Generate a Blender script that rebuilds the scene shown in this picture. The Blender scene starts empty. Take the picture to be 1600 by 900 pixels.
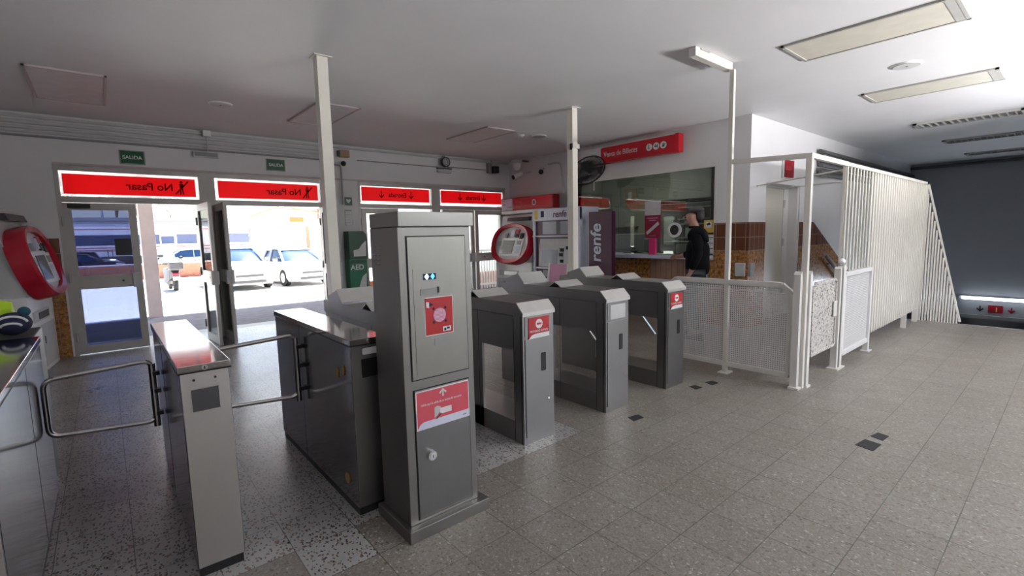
import bpy, bmesh, math, random
from mathutils import Vector, Matrix
random.seed(7)
PI = math.pi
C = bpy.context.scene.collection
SC = bpy.context.scene

# ------------------------------------------------------------------ camera
cam_d = bpy.data.cameras.new('camera'); cam = bpy.data.objects.new('camera', cam_d); C.objects.link(cam)
F_PX = 751.2
cam_d.sensor_fit = 'HORIZONTAL'; cam_d.sensor_width = 36.0; cam_d.lens = F_PX / 1600 * 36.0
cam_d.clip_start = .05; cam_d.clip_end = 400
PITCH, ROLL, YAW = math.radians(6.3487), math.radians(-1.26994), math.radians(-40.111)
cy_, sy_ = math.cos(YAW), math.sin(YAW)
Rz = Matrix(((cy_, sy_, 0), (-sy_, cy_, 0), (0, 0, 1)))
B_ = Matrix(((1, 0, 0), (0, 0, -1), (0, 1, 0)))
Rx = Matrix(((1, 0, 0), (0, math.cos(PITCH), -math.sin(PITCH)), (0, math.sin(PITCH), math.cos(PITCH))))
Rr = Matrix(((math.cos(ROLL), -math.sin(ROLL), 0), (math.sin(ROLL), math.cos(ROLL), 0), (0, 0, 1)))
M_ = Rr @ Rx @ B_ @ Rz                       # world -> (right, down, forward)
rot = Matrix((M_[0], -Vector(M_[1]), -Vector(M_[2]))).transposed()
cam.matrix_world = Matrix.Translation((0, 0, 1.5)) @ rot.to_4x4()
SC.camera = cam

# ------------------------------------------------------------------ view, sky, sun, added fill light for the ceiling
SC.view_settings.view_transform = 'Standard'; SC.view_settings.look = 'None'
SC.view_settings.gamma = 1; SC.view_settings.use_curve_mapping = False
SC.view_settings.exposure = 0.9
W = bpy.data.worlds.new('sky'); SC.world = W; W.use_nodes = True
nt = W.node_tree; nt.nodes.clear()
sk = nt.nodes.new('ShaderNodeTexSky'); sk.sky_type = 'NISHITA'; sk.sun_disc = False
sk.sun_elevation = math.radians(48); sk.sun_rotation = math.radians(40); sk.air_density = 1.0; sk.dust_density = 1.5
bg = nt.nodes.new('ShaderNodeBackground'); bg.inputs[1].default_value = 0.24
wo = nt.nodes.new('ShaderNodeOutputWorld'); nt.links.new(sk.outputs[0], bg.inputs[0]); nt.links.new(bg.outputs[0], wo.inputs[0])

def light(name, kind, loc, aim, energy, color=(1, 1, 1), **kw):
    d = bpy.data.lights.new(name, kind); o = bpy.data.objects.new(name, d); C.objects.link(o)
    o.location = loc; o.rotation_euler = (Vector(aim) - Vector(loc)).to_track_quat('-Z', 'Y').to_euler()
    d.energy = energy; d.color = color
    for k, v in kw.items(): setattr(d, k, v)
    return o
light('sun', 'SUN', (14, 24, 25), (6, 12, 0), 25.0, (1.0, .975, .95), angle=.01)
light('added_ceiling_fill', 'AREA', (7.4, -5.0, .2), (7.0, 1.2, 3.15), 2100, (1.0, .99, 1.0), shape='RECTANGLE', size=4.6, size_y=1.3)  # area light added behind the camera, aimed up to brighten the ceiling

# ------------------------------------------------------------------ materials
class NB:
    def __init__(s, name):
        s.m = bpy.data.materials.new(name); s.m.use_nodes = True; s.t = s.m.node_tree; s.t.nodes.clear()
        s.o = s.t.nodes.new('ShaderNodeOutputMaterial'); s.p = s.t.nodes.new('ShaderNodeBsdfPrincipled')
        s.t.links.new(s.p.outputs[0], s.o.inputs[0])
    def put(s, sock, v):
        if hasattr(v, 'is_output') or isinstance(v, bpy.types.NodeSocket): s.t.links.new(v, sock)
        elif isinstance(v, (tuple, list)):
            sock.default_value = tuple(v) + ((1,) if len(v) == 3 and len(sock.default_value) == 4 else ())
        else: sock.default_value = v
    def set(s, **k):
        for a, v in k.items(): s.put(s.p.inputs[a.replace('_', ' ')], v)
        return s
    def math(s, op, a, b=0.0, c=0.0):
        n = s.t.nodes.new('ShaderNodeMath'); n.operation = op
        s.put(n.inputs[0], a); s.put(n.inputs[1], b); s.put(n.inputs[2], c)
        return n.outputs[0]
    def pos(s):
        g = s.t.nodes.new('ShaderNodeNewGeometry'); x = s.t.nodes.new('ShaderNodeSeparateXYZ')
        s.t.links.new(g.outputs['Position'], x.inputs[0]); return g.outputs['Position'], x.outputs
    def obj(s):
        g = s.t.nodes.new('ShaderNodeTexCoord'); return g.outputs['Object']
    def scale(s, v, sc):
        n = s.t.nodes.new('ShaderNodeMapping'); s.t.links.new(v, n.inputs[0]); n.inputs['Scale'].default_value = sc; return n.outputs[0]
    def noise(s, v, sc, detail=3, rough=.5):
        n = s.t.nodes.new('ShaderNodeTexNoise'); s.t.links.new(v, n.inputs[0])
        n.inputs['Scale'].default_value = sc; n.inputs['Detail'].default_value = detail; n.inputs['Roughness'].default_value = rough
        return n.outputs[0]
    def vor(s, v, sc, feat='F1'):
        n = s.t.nodes.new('ShaderNodeTexVoronoi'); n.feature = feat; s.t.links.new(v, n.inputs['Vector']); n.inputs['Scale'].default_value = sc
        return n.outputs['Distance'], n.outputs['Color']
    def ramp(s, f, pts):
        n = s.t.nodes.new('ShaderNodeValToRGB'); s.t.links.new(f, n.inputs[0]); e = n.color_ramp.elements
        while len(e) < len(pts): e.new(.5)
        for q, (p, c) in zip(e, pts): q.position = p; q.color = tuple(c) + (1,) if len(c) == 3 else c
        return n.outputs[0]
    def mix(s, f, a, b):
        n = s.t.nodes.new('ShaderNodeMix'); n.data_type = 'RGBA'
        s.put(n.inputs[0], f); s.put(n.inputs[6], a); s.put(n.inputs[7], b); return n.outputs[2]
    def bump(s, h, st=.3, d=.01):
        n = s.t.nodes.new('ShaderNodeBump'); s.t.links.new(h, n.inputs['Height']); n.inputs['Strength'].default_value = st; n.inputs['Distance'].default_value = d
        s.t.links.new(n.outputs[0], s.p.inputs['Normal'])

def plain(name, col, rough=.5, metal=0.0, var=.06, **k):
    b = NB(name); v = b.noise(b.obj(), 6, 4)
    lo = tuple(max(0, c * (1 - var)) for c in col); hi = tuple(min(1, c * (1 + var)) for c in col)
    b.set(Base_Color=b.ramp(v, [(.3, lo), (.7, hi)]), Roughness=rough, Metallic=metal, **k); return b.m

def steel(name, col, rough, vertical=True, aniso=.0):
    b = NB(name); o = b.obj()
    st = b.noise(b.scale(o, (60, 60, 1.2) if vertical else (1.2, 60, 60)), 3, 3)
    sm = b.noise(o, 3.5, 5, .6)
    c = b.mix(b.math('MULTIPLY', sm, .6), col, tuple(x * .72 for x in col))
    b.set(Base_Color=c, Metallic=1.0, Roughness=b.math('ADD', b.math('MULTIPLY', st, .12), b.math('ADD', rough - .1, b.math('MULTIPLY', sm, .1))))
    b.bump(st, .03, .002); return b.m

def emis(name, col, st):
    b = NB(name); b.set(Base_Color=col, Roughness=.4); b.p.inputs['Emission Color'].default_value = tuple(col) + (1,); b.p.inputs['Emission Strength'].default_value = st; return b.m

def terrazzo():
    b = NB('terrazzo'); P, X = b.pos(); x, y = X[0], X[1]
    def tile(v, off, size):
        f = b.math('FRACT', b.math('DIVIDE', b.math('SUBTRACT', v, off - size * 60), size))
        return f, b.math('FLOOR', b.math('DIVIDE', b.math('SUBTRACT', v, off - size * 60), size))
    fx, ix = tile(x, 1.765, .297); fy, iy = tile(y, 1.188, .292)
    ex = b.math('MINIMUM', fx, b.math('SUBTRACT', 1.0, fx)); ey = b.math('MINIMUM', fy, b.math('SUBTRACT', 1.0, fy))
    e = b.math('MINIMUM', ex, ey)
    wob = b.noise(P, 2.2, 2)
    grout = b.math('MULTIPLY', b.math('LESS_THAN', e, .0075), b.math('ADD', .25, wob))
    # region masks
    inx = b.math('MULTIPLY', b.math('LESS_THAN', x, 2.65), b.math('GREATER_THAN', y, 2.356))
    p2 = b.math('MULTIPLY', b.math('MULTIPLY', b.math('GREATER_THAN', x, .577), b.math('LESS_THAN', x, .874)), b.math('GREATER_THAN', y, 2.064))
    chip = b.math('MAXIMUM', inx, p2)
    # per tile tone
    cv = b.t.nodes.new('ShaderNodeCombineXYZ'); b.put(cv.inputs[0], ix); b.put(cv.inputs[1], iy)
    wn = b.t.nodes.new('ShaderNodeTexWhiteNoise'); b.t.links.new(cv.outputs[0], wn.inputs[0])
    tone = b.math('ADD', .93, b.math('MULTIPLY', wn.outputs[0], .12))
    nz = b.t.nodes.new('ShaderNodeTexNoise'); b.t.links.new(P, nz.inputs[0]); nz.inputs['Scale'].default_value = 34; nz.inputs['Detail'].default_value = 2
    va = b.t.nodes.new('ShaderNodeVectorMath'); va.operation = 'MULTIPLY_ADD'; b.t.links.new(nz.outputs[1], va.inputs[0]); va.inputs[1].default_value = (.024, .024, 0); b.t.links.new(P, va.inputs[2])
    PW = va.outputs[0]
    # beige terrazzo: fine light and brown chips
    d1, c1 = b.vor(PW, 120); s1 = b.t.nodes.new('ShaderNodeSeparateColor'); b.t.links.new(c1, s1.inputs[0])
    d2, c2 = b.vor(b.scale(PW, (1, .7, 1)), 82); s2 = b.t.nodes.new('ShaderNodeSeparateColor'); b.t.links.new(c2, s2.inputs[0])
    big = b.noise(P, 1.1, 3)
    base = b.ramp(big, [(.35, (.196, .176, .148)), (.65, (.222, .205, .183))])
    base = b.mix(b.math('MULTIPLY', b.math('GREATER_THAN', s1.outputs[0], .55), .45), base, (.155, .13, .108))
    base = b.mix(b.math('MULTIPLY', b.math('LESS_THAN', s1.outputs[1], .25), .5), base, (.30, .285, .26))
    base = b.mix(b.math('MULTIPLY', b.math('MULTIPLY', b.math('GREATER_THAN', s2.outputs[0], .91), b.math('LESS_THAN', d2, .40)), .7), base, (.44, .425, .395))
    base = b.mix(b.math('MULTIPLY', b.math('MULTIPLY', b.math('LESS_THAN', s2.outputs[0], .15), b.math('LESS_THAN', d2, .42)), .75), base, (.10, .07, .05))
    # grey terrazzo with large dark and brown chips
    d3, c3 = b.vor(b.scale(PW, (1, .55, .8)), 92); s3 = b.t.nodes.new('ShaderNodeSeparateColor'); b.t.links.new(c3, s3.inputs[0])
    g = b.ramp(b.noise(P, 2.3, 3), [(.3, (.29, .285, .28)), (.7, (.39, .385, .375))])
    g = b.mix(b.math('MULTIPLY', b.math('LESS_THAN', s3.outputs[1], .36), b.math('LESS_THAN', d3, .46)), g, (.19, .135, .10))
    g = b.mix(b.math('MULTIPLY', b.math('LESS_THAN', s3.outputs[0], .34), b.math('LESS_THAN', d3, .44)), g, (.075, .062, .058))
    col = b.mix(chip, base, g)
    col = b.mix(b.math('SUBTRACT', 1.0, tone), col, (0, 0, 0))
    col = b.mix(grout, col, (.05, .045, .04))
    wear = b.noise(P, 3.0, 4, .6)
    b.set(Base_Color=col, Roughness=b.math('ADD', b.math('SUBTRACT', .28, b.math('MULTIPLY', chip, .07)), b.math('MULTIPLY', wear, .2)), Specular_IOR_Level=.5)
    return b.m

def tiles_mat():
    b = NB('wall_tiles'); P, X = b.pos(); 
    u = b.math('ADD', X[0], X[1]); z = X[2]
    fu = b.math('FRACT', b.math('DIVIDE', b.math('ADD', u, 30.0), .15)); iu = b.math('FLOOR', b.math('DIVIDE', b.math('ADD', u, 30.0), .15))
    fz = b.math('FRACT', b.math('DIVIDE', b.math('ADD', z, 4.59), .206)); iz = b.math('FLOOR', b.math('DIVIDE', b.math('ADD', z, 4.59), .206))
    e = b.math('MINIMUM', b.math('MINIMUM', fu, b.math('SUBTRACT', 1.0, fu)), b.math('MULTIPLY', b.math('MINIMUM', fz, b.math('SUBTRACT', 1.0, fz)), 1.3))
    gr = b.math('LESS_THAN', e, .028)
    cv = b.t.nodes.new('ShaderNodeCombineXYZ'); b.put(cv.inputs[0], iu); b.put(cv.inputs[1], iz)
    wn = b.t.nodes.new('ShaderNodeTexWhiteNoise'); b.t.links.new(cv.outputs[0], wn.inputs[0])
    mott = b.noise(P, 22, 5, .65)
    orange = b.ramp(mott, [(.36, (.13, .045, .015)), (.48, (.33, .13, .035)), (.62, (.52, .25, .07))])
    brown = b.mix(wn.outputs[0], (.125, .040, .020), (.175, .060, .030))
    c = b.mix(b.math('GREATER_THAN', z, 1.19), orange, brown)
    c = b.mix(gr, c, (.32, .22, .16))
    b.set(Base_Color=c, Roughness=.22); return b.m

def paint(name, col, rough=.55, chips=0.0, bumpy=.05):
    b = NB(name); o, X = b.pos(); n = b.noise(o, 1.3, 4); n2 = b.noise(o, 60, 3)
    c = b.ramp(n, [(.3, tuple(x * .94 for x in col)), (.7, col)])
    if chips:
        n3 = b.noise(o, 45, 5, .7); m = b.math('GREATER_THAN', n3, 1 - chips)
        c = b.mix(m, c, (.13, .10, .08))
    b.set(Base_Color=c, Roughness=rough)
    if bumpy: b.bump(n2, bumpy, .004)
    return b.m

def glass(name, tint=(1, 1, 1), refl=.12, rough=0.0):
    b = NB(name); t = b.t; t.nodes.remove(b.p)
    tr = t.nodes.new('ShaderNodeBsdfTransparent'); tr.inputs[0].default_value = tuple(tint) + (1,)
    gl = t.nodes.new('ShaderNodeBsdfGlossy'); gl.inputs['Roughness'].default_value = rough
    fr = t.nodes.new('ShaderNodeFresnel'); fr.inputs[0].default_value = 1.5
    ad = t.nodes.new('ShaderNodeMath'); ad.operation = 'ADD'; t.links.new(fr.outputs[0], ad.inputs[0]); ad.inputs[1].default_value = refl
    ad.use_clamp = True
    mx = t.nodes.new('ShaderNodeMixShader'); t.links.new(ad.outputs[0], mx.inputs[0]); t.links.new(tr.outputs[0], mx.inputs[1]); t.links.new(gl.outputs[0], mx.inputs[2])
    t.links.new(mx.outputs[0], b.o.inputs[0]); return b.m

def film(name, col, tcol, mixv=.5):
    b = NB(name); t = b.t
    b.set(Base_Color=col, Roughness=.35)
    tl = t.nodes.new('ShaderNodeBsdfTranslucent'); tl.inputs[0].default_value = tuple(tcol) + (1,)
    tr = t.nodes.new('ShaderNodeBsdfTransparent'); tr.inputs[0].default_value = tuple(tcol) + (1,)
    m1 = t.nodes.new('ShaderNodeMixShader'); m1.inputs[0].default_value = mixv; t.links.new(tl.outputs[0], m1.inputs[1]); t.links.new(tr.outputs[0], m1.inputs[2])
    m2 = t.nodes.new('ShaderNodeMixShader'); m2.inputs[0].default_value = .8; t.links.new(b.p.outputs[0], m2.inputs[1]); t.links.new(m1.outputs[0], m2.inputs[2])
    t.links.new(m2.outputs[0], b.o.inputs[0]); return b.m

M = {}
M['floor'] = terrazzo(); M['tiles'] = tiles_mat()
M['wall'] = paint('white_wall_paint', (.70, .69, .70)); M['ceil'] = paint('ceiling_paint', (.72, .715, .73), .52, bumpy=.12)
M['darkwall'] = paint('grey_wall_paint', (.30, .31, .34))
M['steel'] = steel('brushed_steel', (.33, .325, .325), .36); M['steel_light'] = steel('light_brushed_steel', (.78, .77, .76), .33)
M['steel_mirror'] = steel('polished_steel', (.31, .31, .33), .12, aniso=0); M['steel_top'] = steel('polished_steel_top', (.50, .48, .48), .07, False)
M['steel_dark'] = steel('dark_brushed_steel', (.34, .33, .325), .34)
M['cab'] = steel('cabinet_steel', (.33, .32, .305), .36); M['cab_door'] = steel('cabinet_door_steel', (.36, .35, .325), .38); M['cab_low'] = steel('lower_door_steel', (.27, .265, .265), .42)
M['chrome'] = plain('chrome', (.75, .75, .75), .12, 1.0); M['tube'] = plain('satin_steel_tube', (.55, .54, .53), .22, 1.0)
M['alu'] = plain('anodised_aluminium', (.42, .405, .385), .45, .3); M['alu_light'] = plain('light_aluminium', (.55, .54, .53), .4, .6)
M['black'] = plain('black_plastic', (.012, .012, .013), .4); M['rubber'] = plain('dark_rubber', (.02, .02, .022), .8)
M['satin'] = plain('satin_aluminium_face', (.56, .55, .52), .38, .55); M['caseg'] = plain('equipment_case_grey', (.10, .10, .10), .5)
M['dgrey'] = plain('dark_grey_plastic', (.06, .06, .065), .5); M['mgrey'] = plain('mid_grey_plastic', (.28, .28, .28), .5); M['lgrey'] = plain('light_grey_plastic', (.52, .52, .52), .5)
M['white'] = plain('white_plastic', (.75, .75, .75), .4); M['paper'] = plain('white_paper', (.72, .72, .72), .7)
M['cream'] = paint('cream_metal_paint', (.66, .635, .58), .35, .0, .03); M['cream_pole'] = paint('bright_cream_paint', (.80, .765, .68), .4, .0, .03)
M['cream_chip'] = paint('chipped_cream_paint', (.66, .64, .60), .45, .30, .08)
M['cream_worn'] = paint('badly_chipped_cream_paint', (.60, .58, .54), .5, .44, .1)
M['wht_metal'] = paint('white_metal_paint', (.70, .69, .68), .3, .0, .03)
M['red'] = plain('red_sign_plastic', (.55, .008, .02), .25); M['redg'] = plain('red_gloss_plastic', (.48, .01, .03), .2)
M['dred'] = plain('dark_red_plastic', (.28, .005, .012), .35); M['redlbl'] = plain('red_label', (.46, .025, .03), .35); M['pinklbl'] = plain('faded_red_label', (.62, .09, .12), .4)
M['purple'] = plain('purple_panel', (.065, .006, .038), .45); M['lilac'] = plain('lilac_white_plastic', (.60, .62, .74), .35)
M['green'] = plain('exit_sign_green', (.004, .09, .03), .4); M['dgreen'] = plain('dark_green', (.005, .06, .03), .35); M['aedg'] = plain('cabinet_green', (.01, .16, .07), .4)
M['screen'] = plain('dark_screen', (.03, .035, .035), .1); M['screenw'] = plain('pale_screen', (.35, .36, .42), .15)
M['blue'] = plain('navy_cloth', (.015, .02, .06), .8); M['lime'] = plain('lime_fabric', (.50, .75, .03), .7); M['teal'] = plain('teal_cloth', (.01, .08, .13), .8)
M['yellow'] = plain('yellow_card', (.70, .48, .08), .6); M['pink'] = plain('pink_card', (.85, .05, .22), .5); M['mag'] = plain('crimson_poster', (.36, .03, .07), .5); M['lpink'] = plain('pale_pink_card', (.60, .25, .40), .5)
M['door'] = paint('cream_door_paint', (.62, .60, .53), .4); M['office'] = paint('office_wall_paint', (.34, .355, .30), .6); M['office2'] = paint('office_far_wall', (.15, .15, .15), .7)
M['brownstrip'] = plain('brown_board', (.33, .18, .12), .45, 0, .15); M['orange'] = plain('orange_paint', (.75, .18, .05), .6)
M['lampcov'] = plain('yellowed_lamp_cover', (.60, .57, .49), .4); M['lampframe'] = plain('grey_lamp_frame', (.42, .41, .38), .45)
M['pinkcov'] = plain('flat_ceiling_cover', (.66, .625, .635), .45)
M['asphalt'] = plain('asphalt', (.085, .088, .11), .85, 0, .25); M['sunlit_ground'] = plain('painted_sunlit_ground', (.62, .60, .57), .8, 0, .08)
M['brass'] = plain('worn_brass', (.34, .20, .06), .5, .3)
M['pillar'] = plain('pinkish_render', (.52, .44, .44), .7)
M['carw'] = plain('white_car_paint', (.72, .72, .72), .18); M['cars'] = plain('silver_car_paint', (.50, .51, .53), .22, .3); M['card'] = plain('dark_car_paint', (.03, .03, .05), .2); M['carb'] = plain('pale_blue_car_paint', (.35, .45, .55), .2)
M['carglass'] = plain('car_glass', (.02, .05, .12), .05); M['tyre'] = plain('tyre', (.02, .02, .02), .85); M['lamp'] = plain('headlamp', (.55, .58, .62), .1, .3)
M['train'] = plain('white_train_paint', (.88, .87, .88), .3); M['trainred'] = plain('red_train_stripe', (.60, .03, .06), .35); M['trainglass'] = plain('train_glass', (.06, .08, .16), .12); M['traingrey'] = plain('train_roof_grey', (.30, .31, .34), .6)
M['brick'] = plain('terracotta', (.40, .16, .10), .8, 0, .15); M['bldg'] = plain('white_render', (.85, .83, .81), .8); M['bark'] = plain('bark', (.12, .09, .07), .9); M['wood'] = plain('weathered_wood', (.35, .24, .15), .8)
M['skin'] = plain('skin', (.42, .22, .16), .55, 0, .08); M['hair'] = plain('grey_hair', (.06, .055, .055), .8, 0, .4); M['jacket'] = plain('black_quilted_fabric', (.005, .005, .007), .95, 0, .3, Specular_IOR_Level=.15); M['jeans'] = plain('grey_trousers', (.08, .085, .09), .8)
M['beard'] = plain('grey_stubble', (.25, .20, .18), .8)
M['redfilm'] = film('backlit_red_film', (.5, .01, .02), (.66, .055, .066), .2); M['redink'] = film('dark_red_print', (.16, .002, .01), (.18, .004, .012), .3)
M['glarefilm'] = film('painted_glare_film', (.7, .7, .7), (.95, .93, .95), .6)
M['glass'] = glass('clear_glass', (.96, .98, .97), .0); M['tintglass'] = glass('blue_tinted_glass', (.27, .30, .42), .0); M['winglass'] = glass('ticket_window_glass', (.70, .74, .70), .05)
M['tubelight'] = emis('lit_fluorescent_tube', (.85, .93, 1.0), 3.0); M['led'] = emis('lit_white_led', (.9, .95, 1.0), 1.2); M['ledb'] = emis('lit_blue_led', (.1, .4, .9), 1.0)
M['ledpanel'] = plain('dark_led_window', (.01, .03, .08), .2)
M['fanmesh'] = plain('dark_fan_wire', (.02, .02, .02), .5)

# ------------------------------------------------------------------ mesh builder
class MB:
    def __init__(s): s.v = []; s.f = []
    def add(s, v, f):
        n = len(s.v); s.v += [tuple(p) for p in v]; s.f += [tuple(i + n for i in q) for q in f]; return s
    def box(s, x0, x1, y0, y1, z0, z1, b=0.0):
        if b <= 0:
            v = [(x, y, z) for x in (x0, x1) for y in (y0, y1) for z in (z0, z1)]
            return s.add(v, [(0, 1, 3, 2), (4, 6, 7, 5), (0, 4, 5, 1), (2, 3, 7, 6), (0, 2, 6, 4), (1, 5, 7, 3)])
        bm = bmesh.new(); vs = [bm.verts.new((x, y, z)) for x in (x0, x1) for y in (y0, y1) for z in (z0, z1)]
        for q in [(0, 1, 3, 2), (4, 6, 7, 5), (0, 4, 5, 1), (2, 3, 7, 6), (0, 2, 6, 4), (1, 5, 7, 3)]: bm.faces.new([vs[i] for i in q])
        bmesh.ops.bevel(bm, geom=bm.edges[:], offset=b, segments=2, profile=.5, affect='EDGES')
        bm.verts.index_update(); v = [p.co[:] for p in bm.verts]; f = [[p.index for p in q.verts] for q in bm.faces]; bm.free()
        return s.add(v, f)
    def prism(s, poly, axis, a, b):
        """poly: list of 2-D points in the two other axes (xyz order), extruded a..b along axis"""
        n = len(poly); v = []
        for t in (a, b):
            for p, q in poly:
                c = [p, q]; c.insert('xyz'.index(axis), t); v.append(tuple(c))
        return s.add(v, [tuple(range(n)), tuple(range(2 * n - 1, n - 1, -1))] + [(i, i + n, (i + 1) % n + n, (i + 1) % n) for i in range(n)])
    def cyl(s, p0, p1, r, r2=None, n=14, caps=True):
        p0 = Vector(p0); p1 = Vector(p1); r2 = r if r2 is None else r2
        d = (p1 - p0).normalized(); u = d.orthogonal().normalized(); w = d.cross(u); v = []
        for c, q in ((p0, r), (p1, r2)):
            for i in range(n):
                a = 2 * PI * i / n; v.append(c + (u * math.cos(a) + w * math.sin(a)) * q)
        f = [(i, (i + 1) % n, (i + 1) % n + n, i + n) for i in range(n)]
        if caps: f += [tuple(range(n - 1, -1, -1)), tuple(range(n, 2 * n))]
        return s.add(v, f)
    def tube(s, pts, r, n=10, closed=False):
        pts = [Vector(p) for p in pts]; m = len(pts); v = []; u = None
        for i, p in enumerate(pts):
            if closed: d = (pts[(i + 1) % m] - pts[i - 1]).normalized()
            else: d = (pts[min(i + 1, m - 1)] - pts[max(i - 1, 0)]).normalized()
            u = d.orthogonal().normalized() if u is None else (u - d * u.dot(d)).normalized()
            w = d.cross(u)
            for k in range(n):
                a = 2 * PI * k / n; v.append(p + (u * math.cos(a) + w * math.sin(a)) * r)
        f = []
        for i in range(m if closed else m - 1):
            j = (i + 1) % m
            for k in range(n): f.append((i * n + k, i * n + (k + 1) % n, j * n + (k + 1) % n, j * n + k))
        if not closed: f += [tuple(range(n - 1, -1, -1)), tuple(range((m - 1) * n, m * n))]
        return s.add(v, f)
    def loft(s, rings, close=True, caps=True):
        n = len(rings[0]); v = [p for r in rings for p in r]; f = []
        for i in range(len(rings) - 1):
            for k in range(n if close else n - 1): f.append((i * n + k, i * n + (k + 1) % n, (i + 1) * n + (k + 1) % n, (i + 1) * n + k))
        if caps: f += [tuple(range(n - 1, -1, -1)), tuple(range((len(rings) - 1) * n, len(rings) * n))]
        return s.add(v, f)
    def ball(s, c, r, n=12, m=8):
        rx, ry, rz = r if isinstance(r, tuple) else (r, r, r); rings = []
        for i in range(m + 1):
            t = PI * i / m + (.001 if i == 0 else (-.001 if i == m else 0))
            rings.append([(c[0] + rx * math.sin(t) * math.cos(2 * PI * k / n), c[1] + ry * math.sin(t) * math.sin(2 * PI * k / n), c[2] + rz * math.cos(t)) for k in range(n)])
        return s.loft(rings)
    def xf(s, fn): s.v = [tuple(fn(Vector(p))) for p in s.v]; return s
    def build(s, name, mat, parent=None, smooth=False, local=False):
        me = bpy.data.meshes.new(name); v = s.v
        if parent is not None and not local:
            r = parent
            while r.parent: r = r.parent
            L = r.location; v = [(p[0] - L[0], p[1] - L[1], p[2] - L[2]) for p in v]
        me.from_pydata(v, [], s.f); me.update()
        bm = bmesh.new(); bm.from_mesh(me); bmesh.ops.recalc_face_normals(bm, faces=bm.faces); bm.to_mesh(me); bm.free()
        me.materials.append(M[mat] if isinstance(mat, str) else mat)
        if smooth: me.polygons.foreach_set('use_smooth', [True] * len(me.polygons)); me.set_sharp_from_angle(angle=math.radians(40)) if hasattr(me, 'set_sharp_from_angle') else None
        o = bpy.data.objects.new(name, me); C.objects.link(o); o.parent = parent
        return o

def struct(name, mb, mat, smooth=False): o = mb.build(name, mat, None, smooth); o['kind'] = 'structure'; return o
def box(*a, **k): return MB().box(*a, **k)
def tag(o, label, cat, group=None, kind=None):
    o['label'] = label; o['category'] = cat
    if group: o['group'] = group
    if kind: o['kind'] = kind
    return o
def thing(name, label, cat, loc=(0, 0, 0), rz=0, group=None):
    o = bpy.data.objects.new(name, None); C.objects.link(o); o.location = loc; o.rotation_euler = (0, 0, rz); o.empty_display_size = .1
    return tag(o, label, cat, group)
def copy_tree(o, parent=None):
    c = o.copy(); C.objects.link(c); c.parent = parent
    for ch in list(o.children): copy_tree(ch, c)
    return c
def round_path(pts, r, n=5, closed=True):
    out = []; m = len(pts); P = [Vector(p) for p in pts]
    for i in range(m):
        if not closed and i in (0, m - 1): out.append(P[i]); continue
        a, b, c = P[i - 1], P[i], P[(i + 1) % m]
        d1 = (a - b).normalized(); d2 = (c - b).normalized(); s_, e_ = b + d1 * r, b + d2 * r
        for k in range(n + 1):
            t = k / n; out.append((1 - t) ** 2 * s_ + 2 * t * (1 - t) * b + t * t * e_)
    return out
def plate(u0, u1, v0, v1, axis, at, th, r=.0, n=5):
    """flat (rounded) panel facing an axis: axis 'y' -> u=x, v=z; 'x' -> u=y, v=z; 'z' -> u=x, v=y"""
    pts = [(u0, v0), (u1, v0), (u1, v1), (u0, v1)]
    if r > 0:
        out = []
        for i in range(4):
            a, b, c = Vector(pts[i - 1]), Vector(pts[i]), Vector(pts[(i + 1) % 4]); s_ = b + (a - b).normalized() * r; e_ = b + (c - b).normalized() * r
            for k in range(n + 1):
                t = k / n; out.append(tuple((1 - t) ** 2 * s_ + 2 * t * (1 - t) * b + t * t * e_))
        pts = out
    return MB().prism(pts, axis, at, at + th)
def text(s, size, mat, parent, origin, right, up, depth=.002, name='lettering', align='LEFT', bold=False, shear=0.0, squeeze=1.0):
    """flat lettering as a mesh; origin/right/up are world vectors"""
    cu = bpy.data.curves.new('t', 'FONT'); cu.body = s; cu.size = size; cu.extrude = depth / 2; cu.align_x = align; cu.shear = shear
    if bold: cu.offset = size * .018
    o = bpy.data.objects.new('t', cu); me = bpy.data.meshes.new_from_object(o); bpy.data.objects.remove(o); bpy.data.curves.remove(cu)
    R_ = Vector(right).normalized(); U = Vector(up).normalized(); N_ = R_.cross(U); O = Vector(origin)
    mb = MB(); mb.add([O + R_ * v.co.x * squeeze + U * v.co.y + N_ * v.co.z for v in me.vertices], [tuple(p.vertices) for p in me.polygons]); bpy.data.meshes.remove(me)
    return mb.build(name, mat, parent) if parent is not None else mb

# ------------------------------------------------------------------ the hall
ZC = 3.15; YD = 8.65; XT = 7.28; YS = 3.2; XE = 9.8; XB = 17.2; XL = -1.35; YB = -3.6
struct('floor', box(XL - .2, XE, YB - .2, YS + .35, -.2, 0).box(XL - .2, XT + .2, YS + .35, YD + .65, -.2, 0), 'floor')
struct('ceiling', box(XL - .2, XT + .3, YB - .2, YD + .3, ZC, ZC + .2).box(XT + .3, XB + .3, YB - .2, YS + .3, ZC, ZC + .2), 'ceil')
w = MB(); w.box(XL - .2, -.42, YD, YD + .3, 0, ZC); w.box(-.42, XT, YD, YD + .3, 2.53, ZC); w.box(3.02, 3.64, YD, YD + .3, 0, 2.53); w.box(7.14, XT, YD, YD + .3, 0, 2.53)
struct('wall_front', w, 'wall')
struct('wall_left', box(XL - .2, XL, YB, YD, 0, ZC), 'wall')
w = MB(); w.box(XL, 3.4, YB - .2, YB, 0, ZC); w.box(3.4, 9.4, YB - .2, YB, 0, .9); w.box(3.4, 9.4, YB - .2, YB, 3.0, ZC); w.box(9.4, XE, YB - .2, YB, 0, ZC)
struct('wall_back', w, 'wall')
fr = MB()
for x in (3.4, 4.86, 6.36, 7.86, 9.34): fr.box(x, x + .06, YB - .12, YB - .04, .9, 2.9)
fr.box(3.4, 9.4, YB - .12, YB - .04, .9, .96); fr.box(3.4, 9.4, YB - .12, YB - .04, 2.94, 3.0)
struct('window_1', fr, 'alu')
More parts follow.
